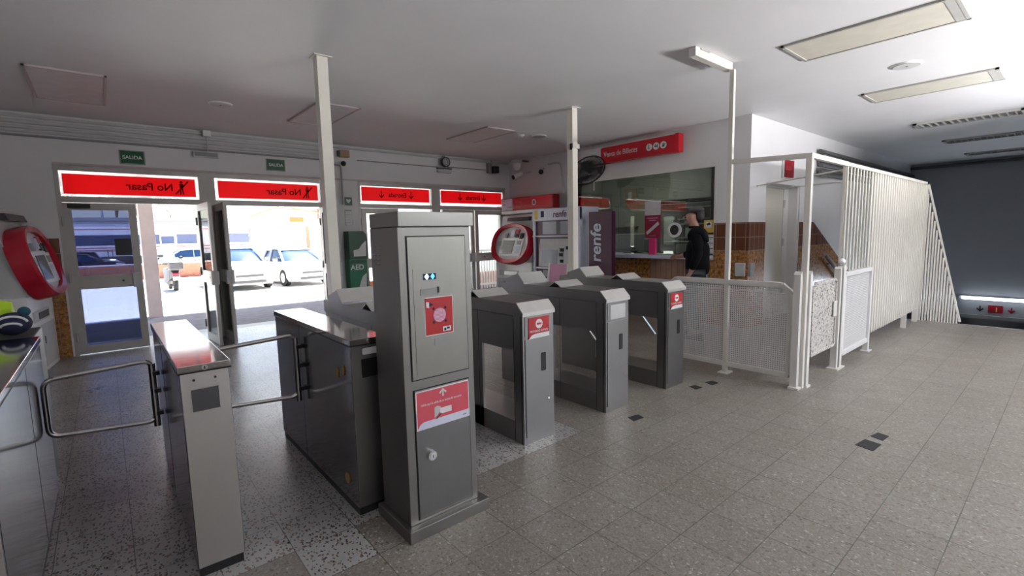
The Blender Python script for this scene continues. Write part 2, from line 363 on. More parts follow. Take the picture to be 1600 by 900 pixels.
# ticket wall with its wide window
WY0, WY1, WZ0, WZ1 = 3.72, 6.75, 1.038, 2.54
w = MB(); w.box(XT, XT + .25, YS, WY0, 0, ZC); w.box(XT, XT + .25, WY0, WY1, 0, WZ0); w.box(XT, XT + .25, WY0, WY1, WZ1, ZC); w.box(XT, XT + .25, WY1, YD, 0, ZC)
struct('wall_ticket_office', w, 'wall')
# stair wall with the door recess
w = MB(); w.box(XT + .25, 7.85, YS, YS + .25, 0, ZC); w.box(7.85, 9.23, YS, YS + .25, 2.21, ZC); w.box(9.23, XB, YS, YS + .25, -3.6, ZC)
struct('wall_stairs', w, 'wall')
struct('wall_far', box(XB, XB + .2, -.8, YS + .25, -.85, ZC), 'darkwall')
w = MB(); w.box(XE, XB, -.8, -.6, -3.6, ZC); w.box(XE - .2, XE, YB, -.6, 0, ZC)
struct('wall_right', w, 'darkwall')
w = MB(); w.box(XB + .2, XB + 6, -.8, YS + .25, -3.8, -3.6).box(XB + .2, XB + 6, -.8, YS + .25, -.85, -.7).box(XB + 6, XB + 6.2, -.8, YS + .25, -3.8, -.7).box(XB + .2, XB + 6, -.9, -.8, -3.6, -.7).box(XB + .2, XB + 6, YS + .25, YS + .35, -3.6, -.7)
struct('wall_underpass', w, 'darkwall')
# stairs
st = MB(); n_st = 21; run = (XB - XE) / n_st
for i in range(n_st): st.box(XE + i * run, XE + (i + 1) * run + .01, -.6, YS, -3.8, -.171 * (i + 1))
struct('trim_1', st, 'mgrey')
struct('trim_2', box(XE - .05, XE + .02, -.6, YS, -.03, .004), 'mgrey')
# tile cladding
t = MB(); t.box(XL, -.44, YD - .012, YD, 0, 1.58); struct('baseboard_front', t, 'tiles')
t = MB(); t.box(XT - .012, XT, YS - .012, WY0, 0, 1.605); t.box(XT - .012, XT, WY0, WY1, 0, 1.035); t.box(XT - .012, XT, WY1, YD, 0, 1.6); struct('baseboard_ticket_office', t, 'tiles')
t = MB(); t.box(XT, 7.84, YS - .012, YS, 0, 1.605)
t.prism([(9.24, 0), (9.8, 0), (12.5, -1.3), (13.2, .03), (9.89, 1.605), (9.24, 1.605)], 'y', YS - .012, YS); struct('baseboard_stairs', t, 'tiles')
# office behind the window
w = MB(); w.box(10.4, 10.5, YS + .25, 8.6, 0, ZC).box(XT + .25, 10.4, 8.5, 8.6, 0, ZC); struct('wall_office', w, 'office')
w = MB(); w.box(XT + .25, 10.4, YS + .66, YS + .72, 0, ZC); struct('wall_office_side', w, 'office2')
struct('wall_office_added_dark', box(9.78, 9.86, YS + .72, 6.05, 0, ZC), 'office2')  # dark wall added to darken the right half of the office view
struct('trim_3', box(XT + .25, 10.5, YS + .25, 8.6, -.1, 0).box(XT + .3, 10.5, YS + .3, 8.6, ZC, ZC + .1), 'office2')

# ------------------------------------------------------------------ street door frames
FY0, FY1 = YD + .01, YD + .09
def frame_bank(name, x0, x1, mulls):
    f = MB(); f.box(x0, x1, FY0, FY1, 2.46, 2.53); f.box(x0, x1, FY0, FY1, 2.05, 2.13)
    f.box(x0 + .001, x0 + .05, FY0 - .005, FY1 + .003, 0, 2.527); f.box(x1 - .05, x1 - .001, FY0 - .005, FY1 + .003, 0, 2.527)
    for a, b, z0 in mulls: f.box(a, b, FY0 - .006, FY1 + .004, z0, 2.528)
    return struct(name, f, 'alu')
frame_bank('window_2', -.42, 3.02, [(1.17, 1.38, 0)])
frame_bank('window_3', 3.64, 7.14, [(5.2, 5.4, 0)])
struct('trim_4', box(-.42, 7.14, YD - .012, YD, 2.53, 2.56), 'pillar')
def man_icon(cx, cz, s, y):   # standing figure with a bar across it
    m = MB(); th = .003
    m.cyl((cx, y, cz + .40 * s), (cx, y - th, cz + .40 * s), .085 * s)
    m.prism([(cx - .13 * s, cz + .28 * s), (cx + .13 * s, cz + .28 * s), (cx + .09 * s, cz - .05 * s), (cx - .09 * s, cz - .05 * s)], 'y', y - th, y)
    m.prism([(cx - .09 * s, cz - .05 * s), (cx - .01 * s, cz - .05 * s), (cx - .03 * s, cz - .5 * s), (cx - .11 * s, cz - .5 * s)], 'y', y - th, y)
    m.prism([(cx + .01 * s, cz - .05 * s), (cx + .09 * s, cz - .05 * s), (cx + .14 * s, cz - .48 * s), (cx + .06 * s, cz - .5 * s)], 'y', y - th, y)
    m.prism([(cx - .42 * s, cz - .45 * s), (cx - .36 * s, cz - .52 * s), (cx + .46 * s, cz + .42 * s), (cx + .40 * s, cz + .49 * s)], 'y', y - 2 * th, y)
    return m
def arrow_down(cx, cz, s, y):
    m = MB(); th = .003
    m.box(cx - .06 * s, cx + .06 * s, y - th, y, cz - .35 * s, cz + .5 * s)
    m.prism([(cx, cz - .5 * s), (cx + .36 * s, cz - .12 * s), (cx + .36 * s, cz + .06 * s), (cx, cz - .3 * s), (cx - .36 * s, cz + .06 * s), (cx - .36 * s, cz - .12 * s)], 'y', y - th, y)
    return m
def transom(x0, x1, z0, z1, kind, label):
    t = thing('transom_sign', label, 'sign', ((x0 + x1) / 2, YD + .03, z0), group='red signs over the street doors')
    e = MB(); b = .035; y0, y1 = YD + .035, YD + .042
    e.box(x0, x1, y0, y1, z0, z0 + b * .8); e.box(x0, x1, y0, y1, z1 - b * .8, z1); e.box(x0, x0 + b, y0, y1, z0 + b * .8, z1 - b * .8); e.box(x1 - b, x1, y0, y1, z0 + b * .8, z1 - b * .8)
    e.build('glare_edge', 'glarefilm', t)  # white film paints in the outdoor glare of a clear glass border
    box(x0 + b, x1 - b, y0, y1, z0 + b * .8, z1 - b * .8).build('red_panel', 'redfilm', t)
    yy = YD + .034; h = z1 - z0; zc = (z0 + z1) / 2
    if kind == 'no':
        text('No Pasar', .145, 'redink', t, (x1 - .31, yy, zc - .05), (-1, 0, 0), (0, 0, 1), bold=True)
        man_icon(x1 - .21, zc, .20, yy).build('no_walking_symbol', 'redink', t)
    else:
        xc = x0 + (x1 - x0) * .49
        text('Entrada', .125, 'redink', t, (xc + .22, yy, zc - .045), (-1, 0, 0), (0, 0, 1), bold=True)
        arrow_down(xc + .32, zc, .15, yy).build('down_arrow', 'redink', t); arrow_down(xc - .31, zc, .15, yy).build('down_arrow', 'redink', t)
    return t
transom(-.375, 1.165, 2.135, 2.455, 'no', 'red No Pasar sign seen in reverse over the closed street door, far left')
transom(1.39, 2.965, 2.135, 2.455, 'no', 'red No Pasar sign in reverse, partly behind the nearest cream pole')
transom(3.69, 5.195, 2.155, 2.47, 'in', 'red Entrada sign in reverse right of the green defibrillator column')
transom(5.405, 7.085, 2.16, 2.47, 'in', 'red Entrada sign in reverse nearest the corner with the ticket machines')

def door_leaf(name, label, hx, hy, ang, width, gl='glass', flip=1, rail=.98, sticker=False, cyl_=False):
    """leaf in local coords: hinge at x=0, runs +x*flip, thin in y"""
    o = thing(name, label, 'door', (hx, hy, 0), ang, group='aluminium street doors')
    f = MB(); s = flip; st_ = .085
    def bx(a, b, z0, z1, y=.022): f.box(min(a * s, b * s), max(a * s, b * s), -y, y, z0, z1)
    bx(0, st_, .01, 2.045); bx(width - st_, width, .01, 2.045); bx(st_, width - st_, .01, .12); bx(st_, width - st_, 1.95, 2.045); bx(st_, width - st_, rail - .09, rail + .09)
    f.build('door_frame', 'alu', o, local=True)
    a, b = sorted((st_ * s, (width - st_) * s))
    box(a, b, -.004, .004, .12, rail - .09).build('glass_pane', gl, o, local=True); box(a, b, -.004, .004, rail + .09, 1.95).build('glass_pane', gl, o, local=True)
    lx = (width - .06) * s
    lk = box(lx - .055, lx + .055, -.05, .05, rail - .10, rail + .10, b=.006).build('lock_box', 'lgrey', o, local=True)
    MB().cyl((lx - .16 * s, -.035, rail), (lx - .16 * s, .03, rail), .014).build('keyhole', 'black', o, local=True)
    h = MB()
    for z in (.25, 1.05, 1.8): h.cyl((0 - .01 * s, -.03, z - .06), (0 - .01 * s, -.03, z + .06), .014)
    h.build('hinge', 'alu', o, local=True)
    if sticker: box(min((width - .27) * s, (width - .09) * s), max((width - .27) * s, (width - .09) * s), -.008, -.0045, 1.33, 1.56).build('black_sticker', 'black', o, local=True)
    if cyl_: box(min(.05 * s, .28 * s), max(.05 * s, .28 * s), -.075, -.022, 1.97, 2.03, b=.005).build('door_closer', 'black', o, local=True)
    return o
door_leaf('street_door', 'closed aluminium door with blue tinted glass at the far left', -.37, YD + .03, 0, .76, 'tintglass', sticker=True, cyl_=True)
door_leaf('street_door', 'open aluminium door, left one of the pair beside the bright doorway with the scooter', 1.135, YD + .02, math.radians(-87.5), .80)
door_leaf('street_door', 'open aluminium door, right one of the pair next to the parked cars', 1.36, YD + .02, math.radians(-90), .77)
door_leaf('street_door', 'open aluminium door seen just right of the nearest cream pole', 2.97, YD + .02, math.radians(-93), .80)
door_leaf('street_door', 'closed aluminium door between defibrillator column and tall steel cabinet', 3.70, YD + .03, 0, .74, rail=1.02)
door_leaf('street_door', 'closed aluminium door half hidden behind the top of the steel cabinet', 5.45, YD + .03, 0, .80, rail=1.02)
door_leaf('street_door', 'closed aluminium door beside the white and red ticket machine', 7.08, YD + .03, 0, .80, flip=-1, rail=1.02)

# ------------------------------------------------------------------ outside ground, canopy, pillar
struct('trim_5', box(-8, 16, YD + .65, 9.7, -.25, -.01), 'mgrey')
g = MB(); g.add([(-40, 9.7, -.02), (45, 9.7, -.02), (45, 13.4, -.15), (-40, 13.4, -.15)], [(0, 1, 2, 3)]); struct('trim_6', g, 'asphalt')
g = MB(); g.add([(-40, 13.4, -.15), (45, 13.4, -.15), (45, 20, -.35), (-40, 20, -.35), (45, 90, -.55), (-40, 90, -.55)], [(0, 1, 2, 3), (3, 2, 4, 5)]); struct('trim_7', g, 'sunlit_ground')  # sunlight beyond the canopy shadow put into a paler ground colour
CAN_Y = 14.6
struct('trim_8', box(-6, 20, YD + .3, CAN_Y, 3.05, 3.3), 'bldg')
o = tag(MB().box(.62, .88, 13.05, 13.35, -.2, 3.05, b=.01).build('canopy_pillar', 'pillar'), 'square pinkish canopy pillar outside, seen right of the closed door', 'pillar')

# ------------------------------------------------------------------ tripod turnstiles
GY0, GY1 = 2.47, 3.84
def turnstile(x, rear0, label, sticker, box_z=.675):
    t = thing('turnstile', label, 'turnstile', (x, GY0, 0), group='row of steel turnstiles')
    W_ = .30; L = GY1 - GY0; r0 = rear0 - GY0
    b = MB(); b.box(0, W_, 0, .10, .0, .935); b.build('front_column', 'steel_dark', t, local=True)
    box(0, W_, .86, L, .0, box_z).build('rear_column', 'steel_dark', t, local=True)
    if r0 < .8: box(0, .02, r0, .86, .0, box_z).build('side_plate', 'steel_dark', t, local=True)
    box(0, W_, .10, .86, .0, .155).build('base_beam', 'steel_dark', t, local=True)
    box(0, W_, .10, L, box_z, .925).build('mechanism_housing', 'steel_dark', t, local=True)
    # cap with chamfered front
    MB().prism([(-.010, .935), (-.010, .955), (.055, 1.02), (L + .02, 1.02), (L + .02, .93), (-.0, .93)], 'x', -.006, W_ + .004).build('top_cap', 'steel', t, local=True)
    MB().prism([(-.013, .945), (-.013, .957), (.052, 1.024), (.062, 1.0225), (-.005, .950)], 'x', -.008, W_ + .006).build('cap_front', 'satin', t, local=True)
    box(-.008, W_ + .006, -.0135, -.009, .93, .957).build('cap_lip', 'satin', t, local=True)
    # front face door
    f = box(.018, W_ - .018, -.006, .0, .05, .765).build('front_door', 'steel', t, local=True)
    plate(.165, .215, .515, .65, 'y', -.0075, .002, .012).build('card_slot', 'black', f, local=True)
    MB().cyl((.235, -.012, .30), (.235, -.005, .30), .009).build('keyhole', 'chrome', f, local=True)
    box(.018, W_ - .018, -.0045, 0, .785, .925).build('label_frame', 'steel', t, local=True)
    if sticker:
        p = box(.05, W_ - .05, -.008, -.005, .765, .915).build('warning_label', 'redlbl', t, local=True)
        MB().prism([(.05, .765), (.25, .765), (.25, .797), (.12, .797), (.08, .79)], 'y', -.0095, -.0085).build('white_corner', 'paper', p, local=True)
        MB().cyl((.15, -.0085, .866), (.15, -.0098, .866), .034, n=24).build('no_entry_disc', 'paper', p, local=True)
        box(.128, .172, -.0108, -.0099, .859, .873).build('no_entry_bar', 'redlbl', p, local=True)
        me = text('PROHIBIDO EL PASO', .0225, 'paper', None, (.06, -.0095, .808), (1, 0, 0), (0, 0, 1), .001, squeeze=.85)
        me.build('lettering', 'paper', p, local=True)
    else:
        plate(.05, W_ - .05, .785, .905, 'y', -.0075, .002).build('worn_label', 'lgrey', t, local=True)
    # seams
    s = MB(); s.box(-.0008, 0, .098, .102, 0, .93); s.box(-.0008, 0, .52, .524, .0, .93); s.box(-.0008, .0, .02, .026, 0, .93); s.build('panel_seam', 'black', t, local=True)
    # reader wedges on top
    hz = 1.02
    MB().prism([(1.27, hz), (1.255, hz + .045), (1.08, hz + .10), (.99, hz + .012), (.99, hz)], 'x', -.01, W_ - .0).build('reader_wedge', 'steel', t, local=True)
    MB().prism([(1.083, hz + .104), (1.075, hz + .106), (.984, hz + .014), (.990, hz + .010)], 'x', -.012, W_ + .003).build('reader_face', 'satin', t, local=True)
    MB().prism([(.66, hz + .005), (.585, hz + .052), (.50, hz + .002), (.508, hz), (.585, hz + .043), (.655, hz)], 'x', .0, W_ - .0).build('slot_hood', 'satin', t, local=True)
    # tripod arms on the right side
    hub = MB().cyl((W_ - .0, .62, .73), (W_ + .07, .60, .70), .06, .05, 20).build('tripod_hub', 'steel_dark', t, local=True)
    for d in ((.46, -.03, .02), (.13, -.16, -.30), (.12, .26, -.14)):
        a = Vector((W_ + .05, .60, .70)); MB().tube([a, a + Vector(d)], .016).build('tripod_arm', 'tube', t, local=True)
    return t
turnstile(1.30, 3.33, 'turnstile mostly hidden behind the tall steel cabinet, its wedge beside the cream pole', False)
turnstile(2.168, 2.95, 'steel turnstile directly right of the tall cabinet with a bright red Prohibido label', True)
turnstile(3.075, 3.33, 'middle turnstile with a blank worn silver label on its front', False)
turnstile(3.972, 3.33, 'turnstile next to the white mesh barrier with a peeling red label', True)

# ------------------------------------------------------------------ wide lane barriers with swing arms
def barrier(x0, x1, y0, y1, label, side_mat, top='steel_top', fm='steel_light'):
    t = thing('gate_housing', label, 'barrier housing', ((x0 + x1) / 2, (y0 + y1) / 2, 0), group='steel housings of the wide gate')
    box(x0 + .006, x1 - .006, y0 + .012, y1 - .01, 0, .07).build('plinth', 'black', t)
    box(x0, x1, y0, y1, .045, .938, b=.004).build('body', side_mat, t)
    box(x0 + .004, x1 - .004, y0 - .002, y0 + .003, .05, .935).build('front_panel', fm, t)
    box(x0 - .006, x1 + .006, y0 - .008, y1 + .008, .942, .972, b=.003).build('lid', top, t)
    s = MB(); s.box(x0 - .008, x1 + .008, y0 - .0085, y1 + .0085, .937, .942); s.box(x0 - .001, x1 + .001, (y0 + y1) / 2 + .15, (y0 + y1) / 2 + .153, .05, .94); s.build('seam', 'black', t)
    xm = (x0 + x1) / 2
    l = MB().cyl((xm, y0 - .013, .956), (xm, y0 - .006, .956), .012, n=20).build('lock', 'chrome', t)
    box(xm - .002, xm + .002, y0 - .0145, y0 - .013, .950, .962).build('keyhole', 'black', l)
    return t
bl = barrier(.195, .382, 2.44, 3.92, 'narrow steel housing with red reflections on its lid, nearest at lower left', 'steel_mirror')
plate(.232, .334, .765, .862, 'y', 2.433, .004).build('dark_window', 'dgrey', bl)
MB().cyl((.245, 2.436, .905), (.245, 2.43, .905), .005).cyl((.325, 2.436, .905), (.325, 2.43, .905), .005).build('rivet', 'black', bl)
bm_ = barrier(.93, 1.125, 2.42, 3.86, 'steel housing pressed against the tall cabinet with a white sticker on its front', 'steel_mirror', fm='steel')
plate(.985, 1.095, .762, .862, 'y', 2.413, .004).build('dark_window', 'black', bm_)
plate(.992, 1.10, .885, .92, 'y', 2.4135, .004, .008).build('white_sticker', 'paper', bm_)
for y, z in ((2.53, .79), (2.62, .76)):
    MB().xf(lambda p: p).cyl((.929, y, z), (.924, y, z), .028).xf(lambda p, y=y: Vector((p.x, y + (p.y - y) * .5, p.z))).build('gold_symbol', 'brass', bm_)
MB().cyl((.9295, 2.56, .17), (.923, 2.56, .17), .03, n=20).build('brass_plug', 'brass', bm_)
b0 = barrier(-.62, -.335, 2.20, 3.88, 'mirror polished steel housing at the left edge of the view', 'steel_mirror')
def swing_arm(label, xh, y, x_end, z0=.425, z1=.80, tilt=.03):
    t = thing('swing_arm', label, 'gate arm', (xh, y, 0), group='tubular arms across the wide gate')
    s = -1 if x_end < xh else 1
    pts = round_path([(xh, y, z0), (x_end, y + .02, z0 + .03), (x_end, y + .02, z1 - tilt), (xh, y, z1)], .05)
    MB().tube(pts, .0135, 10, True).build('loop_tube', 'tube', t, smooth=True)
    MB().cyl((xh, y, z0 - .03), (xh, y, z1 - .02), .018).build('pivot_sleeve', 'tube', t)
    br = MB()
    for z in (z0 + .05, (z0 + z1) / 2, z1 - .08): br.box(min(xh, xh - s * .035), max(xh, xh - s * .035), y - .02, y + .02, z - .012, z + .012)
    br.build('hinge_bracket', 'black', t)
    return t
swing_arm('tubular gate arm reaching left from the narrow housing', .155, 3.55, -.318)
swing_arm('tubular gate arm between the narrow housing and the one beside the cabinet', .893, 3.26, .40, .475, .885)

# ------------------------------------------------------------------ tall validator cabinet
cx0, cx1, cyf, cyb = 1.045, 1.455, 2.06, 2.36
t = thing('validator_cabinet', 'tall steel ticket validator cabinet with red notices, in the centre foreground', 'ticket validator', (1.25, 2.2, 0))
MB().box(cx0 - .028, cx1 + .045, cyf - .045, cyb + .02, 0, .062, b=.003).build('base_plinth', 'cab', t)
box(cx0, cx1, cyf, cyb, .062, 1.545, b=.003).build('body', 'cab', t)
MB().box(cx0 - .0, cx1 + .018, cyf - .012, cyb + .0, 1.548, 1.618, b=.003).build('top_cap', 'cab', t)
box(cx0 + .004, cx1 - .004, cyf + .002, cyb - .004, 1.540, 1.549).build('shadow_gap', 'black', t)
yf = cyf
box(1.083, 1.423, yf - .001, yf + .001, .797, 1.504).build('door_gap', 'black', t)
d = box(1.089, 1.417, yf - .007, yf, .803, 1.498, b=.002).build('upper_door', 'cab_door', t)
box(1.088, 1.420, yf - .001, yf + .001, .078, .752).build('door_gap', 'black', t)
d2 = box(1.094, 1.414, yf - .007, yf, .084, .746, b=.002).build('lower_door', 'cab_low', t)
# raised inner panel
poly = [(1.112, .825), (1.372, .825), (1.385, 1.26)] + [(1.385 - .085 * (1 - math.cos(a)), 1.26 + .085 * math.sin(a)) for a in (.4, .8, 1.2, 1.57)] + [(1.112, 1.345)]
MB().prism(poly, 'y', yf - .009, yf - .007).build('inner_panel', 'cab_door', d)
p = plate(1.166, 1.238, 1.290, 1.320, 'y', yf - .011, .002).build('display', 'ledpanel', d)
for x, mt in ((1.185, 'led'), (1.218, 'ledb')):
    m = MB().prism([(x - .012, 1.305), (x, 1.290), (x + .012, 1.305), (x, 1.320)], 'y', yf - .013, yf - .011)
    m.build('display_symbol', mt, d)
box(1.148, 1.252, yf - .012, yf - .009, 1.215, 1.246).build('ticket_slot', 'mgrey', d); box(1.242, 1.252, yf - .014, yf - .010, 1.222, 1.252).build('slot_edge', 'black', d)
s = box(1.170, 1.326, yf - .012, yf - .009, 1.015, 1.198).build('reader_label', 'redlbl', d)
MB().prism([(1.166, 1.011), (1.330, 1.011), (1.330, 1.202), (1.166, 1.202)], 'y', yf - .010, yf - .009).build('label_border', 'paper', s)
MB().cyl((1.249, yf - .0125, 1.11), (1.249, yf - .014, 1.11), .036, n=28).build('speaker_disc', 'lpink', s)
m = MB()
for i in range(-5, 6):
    for k in range(-5, 6):
        if i * i + k * k < 26: m.box(1.249 + i * .0066 - .0014, 1.249 + i * .0066 + .0014, yf - .015, yf - .014, 1.11 + k * .0066 - .0014, 1.11 + k * .0066 + .0014)
m.build('speaker_hole', 'paper', s)
m = MB()
for sx, sz in ((1, 1), (1, -1), (-1, 1), (-1, -1)):
    c = (1.249 + sx * .034, 1.11 + sz * .034); m.prism([(c[0] - .008, c[1]), (c[0], c[1] - .008), (c[0] + .008, c[1]), (c[0], c[1] + .008)], 'y', yf - .0145, yf - .0125)
m.build('corner_mark', 'blue', s)
m = MB().prism([(1.175, 1.155), (1.190, 1.15), (1.190, 1.178), (1.175, 1.182)], 'y', yf - .0145, yf - .0125); m.build('logo_patch', 'paper', s)
m = MB().prism([(1.190, 1.155), (1.215, 1.166), (1.190, 1.178)], 'y', yf - .0145, yf - .0125); m.build('logo_arrow', 'blue', s)
box(1.265, 1.312, yf - .0145, yf - .0125, 1.024, 1.048).build('logo_patch', 'paper', s); m = MB().box(1.272, 1.283, yf - .016, yf - .0145, 1.028, 1.040).box(1.288, 1.303, yf - .016, yf - .0145, 1.034, 1.044); m.build('logo_mark', 'blue', s)
plate(1.216, 1.302, .958, .996, 'y', yf - .011, .002, .003).build('small_window', 'mgrey', d)
m = MB()
for i in range(5):
    m.box(1.298, 1.340, yf - .0098, yf - .009, 1.232 + i * .009, 1.234 + i * .009)
    m.box(1.24, 1.275, yf - .0078, yf - .007, 1.425 + i * .008, 1.427 + i * .008)
m.build('grille', 'mgrey', d)
MB().cyl((1.148, yf - .007, 1.08), (1.148, yf - .0095, 1.08), .010).build('screw', 'mgrey', d)
# lower door: notice and lock
q = box(1.096, 1.412, yf - .009, yf - .007, .545, .742).build('notice', 'pinklbl', d2)
m = MB(); m.box(1.096, 1.412, yf - .0098, yf - .009, .737, .742).box(1.096, 1.101, yf - .0098, yf - .009, .545, .742).box(1.407, 1.412, yf - .0098, yf - .009, .545, .742); m.build('notice_edge', 'paper', q)
MB().prism([(1.099, .545), (1.412, .545), (1.412, .585), (1.135, .582), (1.115, .572), (1.104, .556)], 'y', yf - .0105, yf - .009).build('white_band', 'lilac', q)
text('renfe', .011, 'purple', q, (1.368, yf - .0108, .560), (1, 0, 0), (0, 0, 1), .0008)
text('Valide aquí la salida de su tarjeta de cercanías', .0165, 'paper', q, (1.122, yf - .0100, .664), (1, 0, 0), (0, 0, 1), .001, squeeze=.80)
m = MB(); m.box(1.248, 1.256, yf - .0105, yf - .009, .692, .728); m.prism([(1.252, .733), (1.273, .713), (1.269, .706), (1.252, .722), (1.235, .706), (1.231, .713)], 'y', yf - .0105, yf - .009); m.build('up_arrow', 'paper', q)
m = MB().prism([(1.198, .588), (1.218, .602), (1.234, .618), (1.236, .64), (1.215, .648), (1.200, .642)], 'y', yf - .0105, yf - .009); m.build('hand_picture', 'lgrey', q)
box(1.232, 1.300, yf - .0105, yf - .009, .602, .632).build('card_picture', 'paper', q); MB().prism([(1.205, .584), (1.211, .580), (1.24, .602), (1.236, .607)], 'y', yf - .0112, yf - .010).build('pen_mark', 'dgrey', q)
k = MB().cyl((1.168, yf - .007, .405), (1.168, yf - .030, .405), .026, .024, 28).build('lock_knob', 'chrome', d2, smooth=False)
MB().cyl((1.168, yf - .031, .405), (1.168, yf - .0335, .405), .017, n=24).build('lock_core', 'lgrey', k); box(1.166, 1.170, yf - .0345, yf - .0335, .398, .412).build('keyhole', 'black', k)
# vent slots on the left side
m = MB()
for i in range(5):
    for j in range(2):
        y = 2.25 + j * .05; z = 1.46 - i * .022; m.prism([(cx0, z), (cx0 - .006, z - .004), (cx0, z - .012)], 'y', y, y + .036)
m.build('vent_louvre', 'mgrey', t)
MB().cyl((cx1, 2.10, 1.10), (cx1 + .012, 2.10, 1.10), .008).build('side_rivet', 'chrome', t)

# ------------------------------------------------------------------ cream poles, ceiling beam
def pole(x, y, label, clamp=False):
    t = thing('ceiling_pole', label, 'pole', (x, y, 0), group='cream square poles to the ceiling')
    box(x - .05, x + .05, y - .05, y + .05, .0, ZC, b=.004).build('post', 'cream_pole', t)
    box(x - .075, x + .085, y - .075, y + .075, 3.142, ZC).build('ceiling_plate', 'cream_chip', t)
    box(x - .10, x + .10, y - .10, y + .10, 0, .012).build('foot_plate', 'cream', t)
    if clamp: box(x - .055, x + .075, y - .065, y + .055, 2.62, 2.68).build('clamp', 'cream', t); box(x - .062, x - .054, y - .05, y - .01, 2.60, 2.68).build('clamp_screw', 'black', t)
    return t
pole(1.66, 4.62, 'cream square pole in front of the parked cars, the nearest one')
pole(4.90, 4.50, 'cream square pole in front of the purple and white ticket machine', True)
t = thing('ceiling_beam', 'short cream box beam under the ceiling carrying the thin pole', 'beam', (4.65, 2.42, 3.07))
MB().box(4.22, 4.93, 2.37, 2.44, 3.07, ZC, b=.004).build('beam_box', 'cream', t)
MB().box(4.30, 4.46, 2.36, 2.45, 3.135, ZC).build('mount', 'alu', t)

# ------------------------------------------------------------------ white mesh barrier around the stair access
def mesh_wires(mb, u0, u1, v0, v1, fn, pitch=.0205, wd=.0085, th=.004):
    """lattice of flat strips; fn(u,v,n) -> world"""
    def b(a0, a1, c0, c1, n0, n1):
        v = [fn(a, c, n) for a in (a0, a1) for c in (c0, c1) for n in (n0, n1)]
        mb.add(v, [(0, 1, 3, 2), (4, 6, 7, 5), (0, 4, 5, 1), (2, 3, 7, 6), (0, 2, 6, 4), (1, 5, 7, 3)])
    k = u0
    while k < u1: b(k, min(k + wd, u1), v0, v1, 0, th); k += pitch
    k = v0
    while k < v1: b(u0, u1, k, min(k + wd, v1), .0005, th + .0005); k += pitch
def bar(mb, p, q, a=.02, b=.02):
    p = Vector(p); q = Vector(q); d = (q - p).normalized(); u = Vector((0, 0, 1)) if abs(d.z) < .9 else Vector((1, 0, 0)); w = d.cross(u).normalized(); u = w.cross(d)
    v = [c + w * x * a + u * y * b for c in (p, q) for x, y in ((-1, -1), (1, -1), (1, 1), (-1, 1))]
    mb.add(v, [(0, 1, 2, 3), (7, 6, 5, 4), (0, 4, 5, 1), (1, 5, 6, 2), (2, 6, 7, 3), (3, 7, 4, 0)]); return mb
t = thing('mesh_barrier', 'white waist high square mesh barrier with a slim tall post reaching the ceiling beam', 'barrier', (4.9, 2.3, 0))
f = MB(); P_ = [(2.98, .93), (2.93, .965), (1.82, .965), (1.728, .885), (1.728, .10), (2.98, .10)]
for i in range(6):
    a, b = P_[i], P_[(i + 1) % 6]; bar(f, (4.9, a[0], a[1]), (4.9, b[0], b[1]), .022, .024)
f.build('frame', 'cream_chip', t)
m = MB(); mesh_wires(m, 1.74, 2.96, .12, .89, lambda u, v, n: (4.898 + n, u, v)); mesh_wires(m, 1.84, 2.92, .89, .945, lambda u, v, n: (4.898 + n, u, v))
m.build('square_mesh', 'wht_metal', t)
box(4.878, 4.922, 2.33, 2.374, .0, 3.068, b=.003).build('tall_post', 'cream', t); box(4.83, 4.97, 2.30, 2.40, 0, .012).build('foot_plate', 'cream_chip', t)
t = thing('corner_frame', 'tall cream corner post with top rails running to the slatted screen', 'frame', (4.9, 1.63, 0))
box(4.875, 4.925, 1.605, 1.655, 0, 2.165, b=.003).build('post', 'cream', t)
for dx, dy, nm in ((-.055, .035, 0), (.06, -.01, 1)):
    x, y = 4.9 + dx, 1.63 + dy
    MB().prism([(x - .028, 0), (x + .028, 0), (x + .028, 1.06), (x + .008, 1.105), (x - .028, 1.075)], 'y', y - .03, y + .03).build('channel_post', 'cream_chip', t)
box(4.79, 4.90, 1.61, 1.70, 0, .02).box(4.93, 5.02, 1.58, 1.67, 0, .02).build('foot_plate', 'cream_chip', t)
bar(MB(), (4.9, 2.325, 2.175), (4.9, 1.65, 2.145), .022, .022).build('top_rail', 'cream', t)
bar(MB(), (4.92, 1.63, 2.145), (5.93, 1.63, 2.145), .02, .022).build('top_rail', 'cream', t)
t = thing('mesh_gate', 'low mesh gate with badly peeling white paint between its posts', 'gate', (5.45, 1.63, 0))
f = MB(); G = [(5.12, .90), (5.20, .965), (5.76, .965), (5.79, .93), (5.79, .27), (5.12, .27)]
for i in range(6): a, b = G[i], G[(i + 1) % 6]; bar(f, (a[0], 1.63, a[1]), (b[0], 1.63, b[1]), .012, .012)
f.build('frame', 'cream_worn', t)
m = MB(); mesh_wires(m, 5.13, 5.78, .28, .95, lambda u, v, n: (u, 1.63 + n, v), .016, .0105); m.build('gate_mesh', 'cream_worn', t)
box(5.70, 5.80, 1.612, 1.62, .58, .74).build('latch_plate', 'cream', t)
t = thing('gate_post', 'pair of pointed cream gate posts with a dark gap beside the peeling gate', 'post', (5.87, 1.63, 0))
MB().prism([(5.82, 0), (5.865, 0), (5.865, 1.06), (5.84, 1.09), (5.82, 1.07)], 'y', 1.60, 1.66).build('channel_post', 'cream_chip', t)
MB().prism([(5.885, 0), (5.95, 0), (5.95, 1.07), (5.915, 1.12), (5.885, 1.08)], 'y', 1.59, 1.65).build('channel_post', 'cream_chip', t)
box(5.865, 5.885, 1.60, 1.64, 0, 1.07).build('gap_strip', 'black', t); box(5.77, 6.0, 1.57, 1.68, 0, .014).build('foot_plate', 'cream_chip', t)
MB().ball((5.91, 1.62, 1.14), .035).build('post_knob', 'white', t, smooth=True)
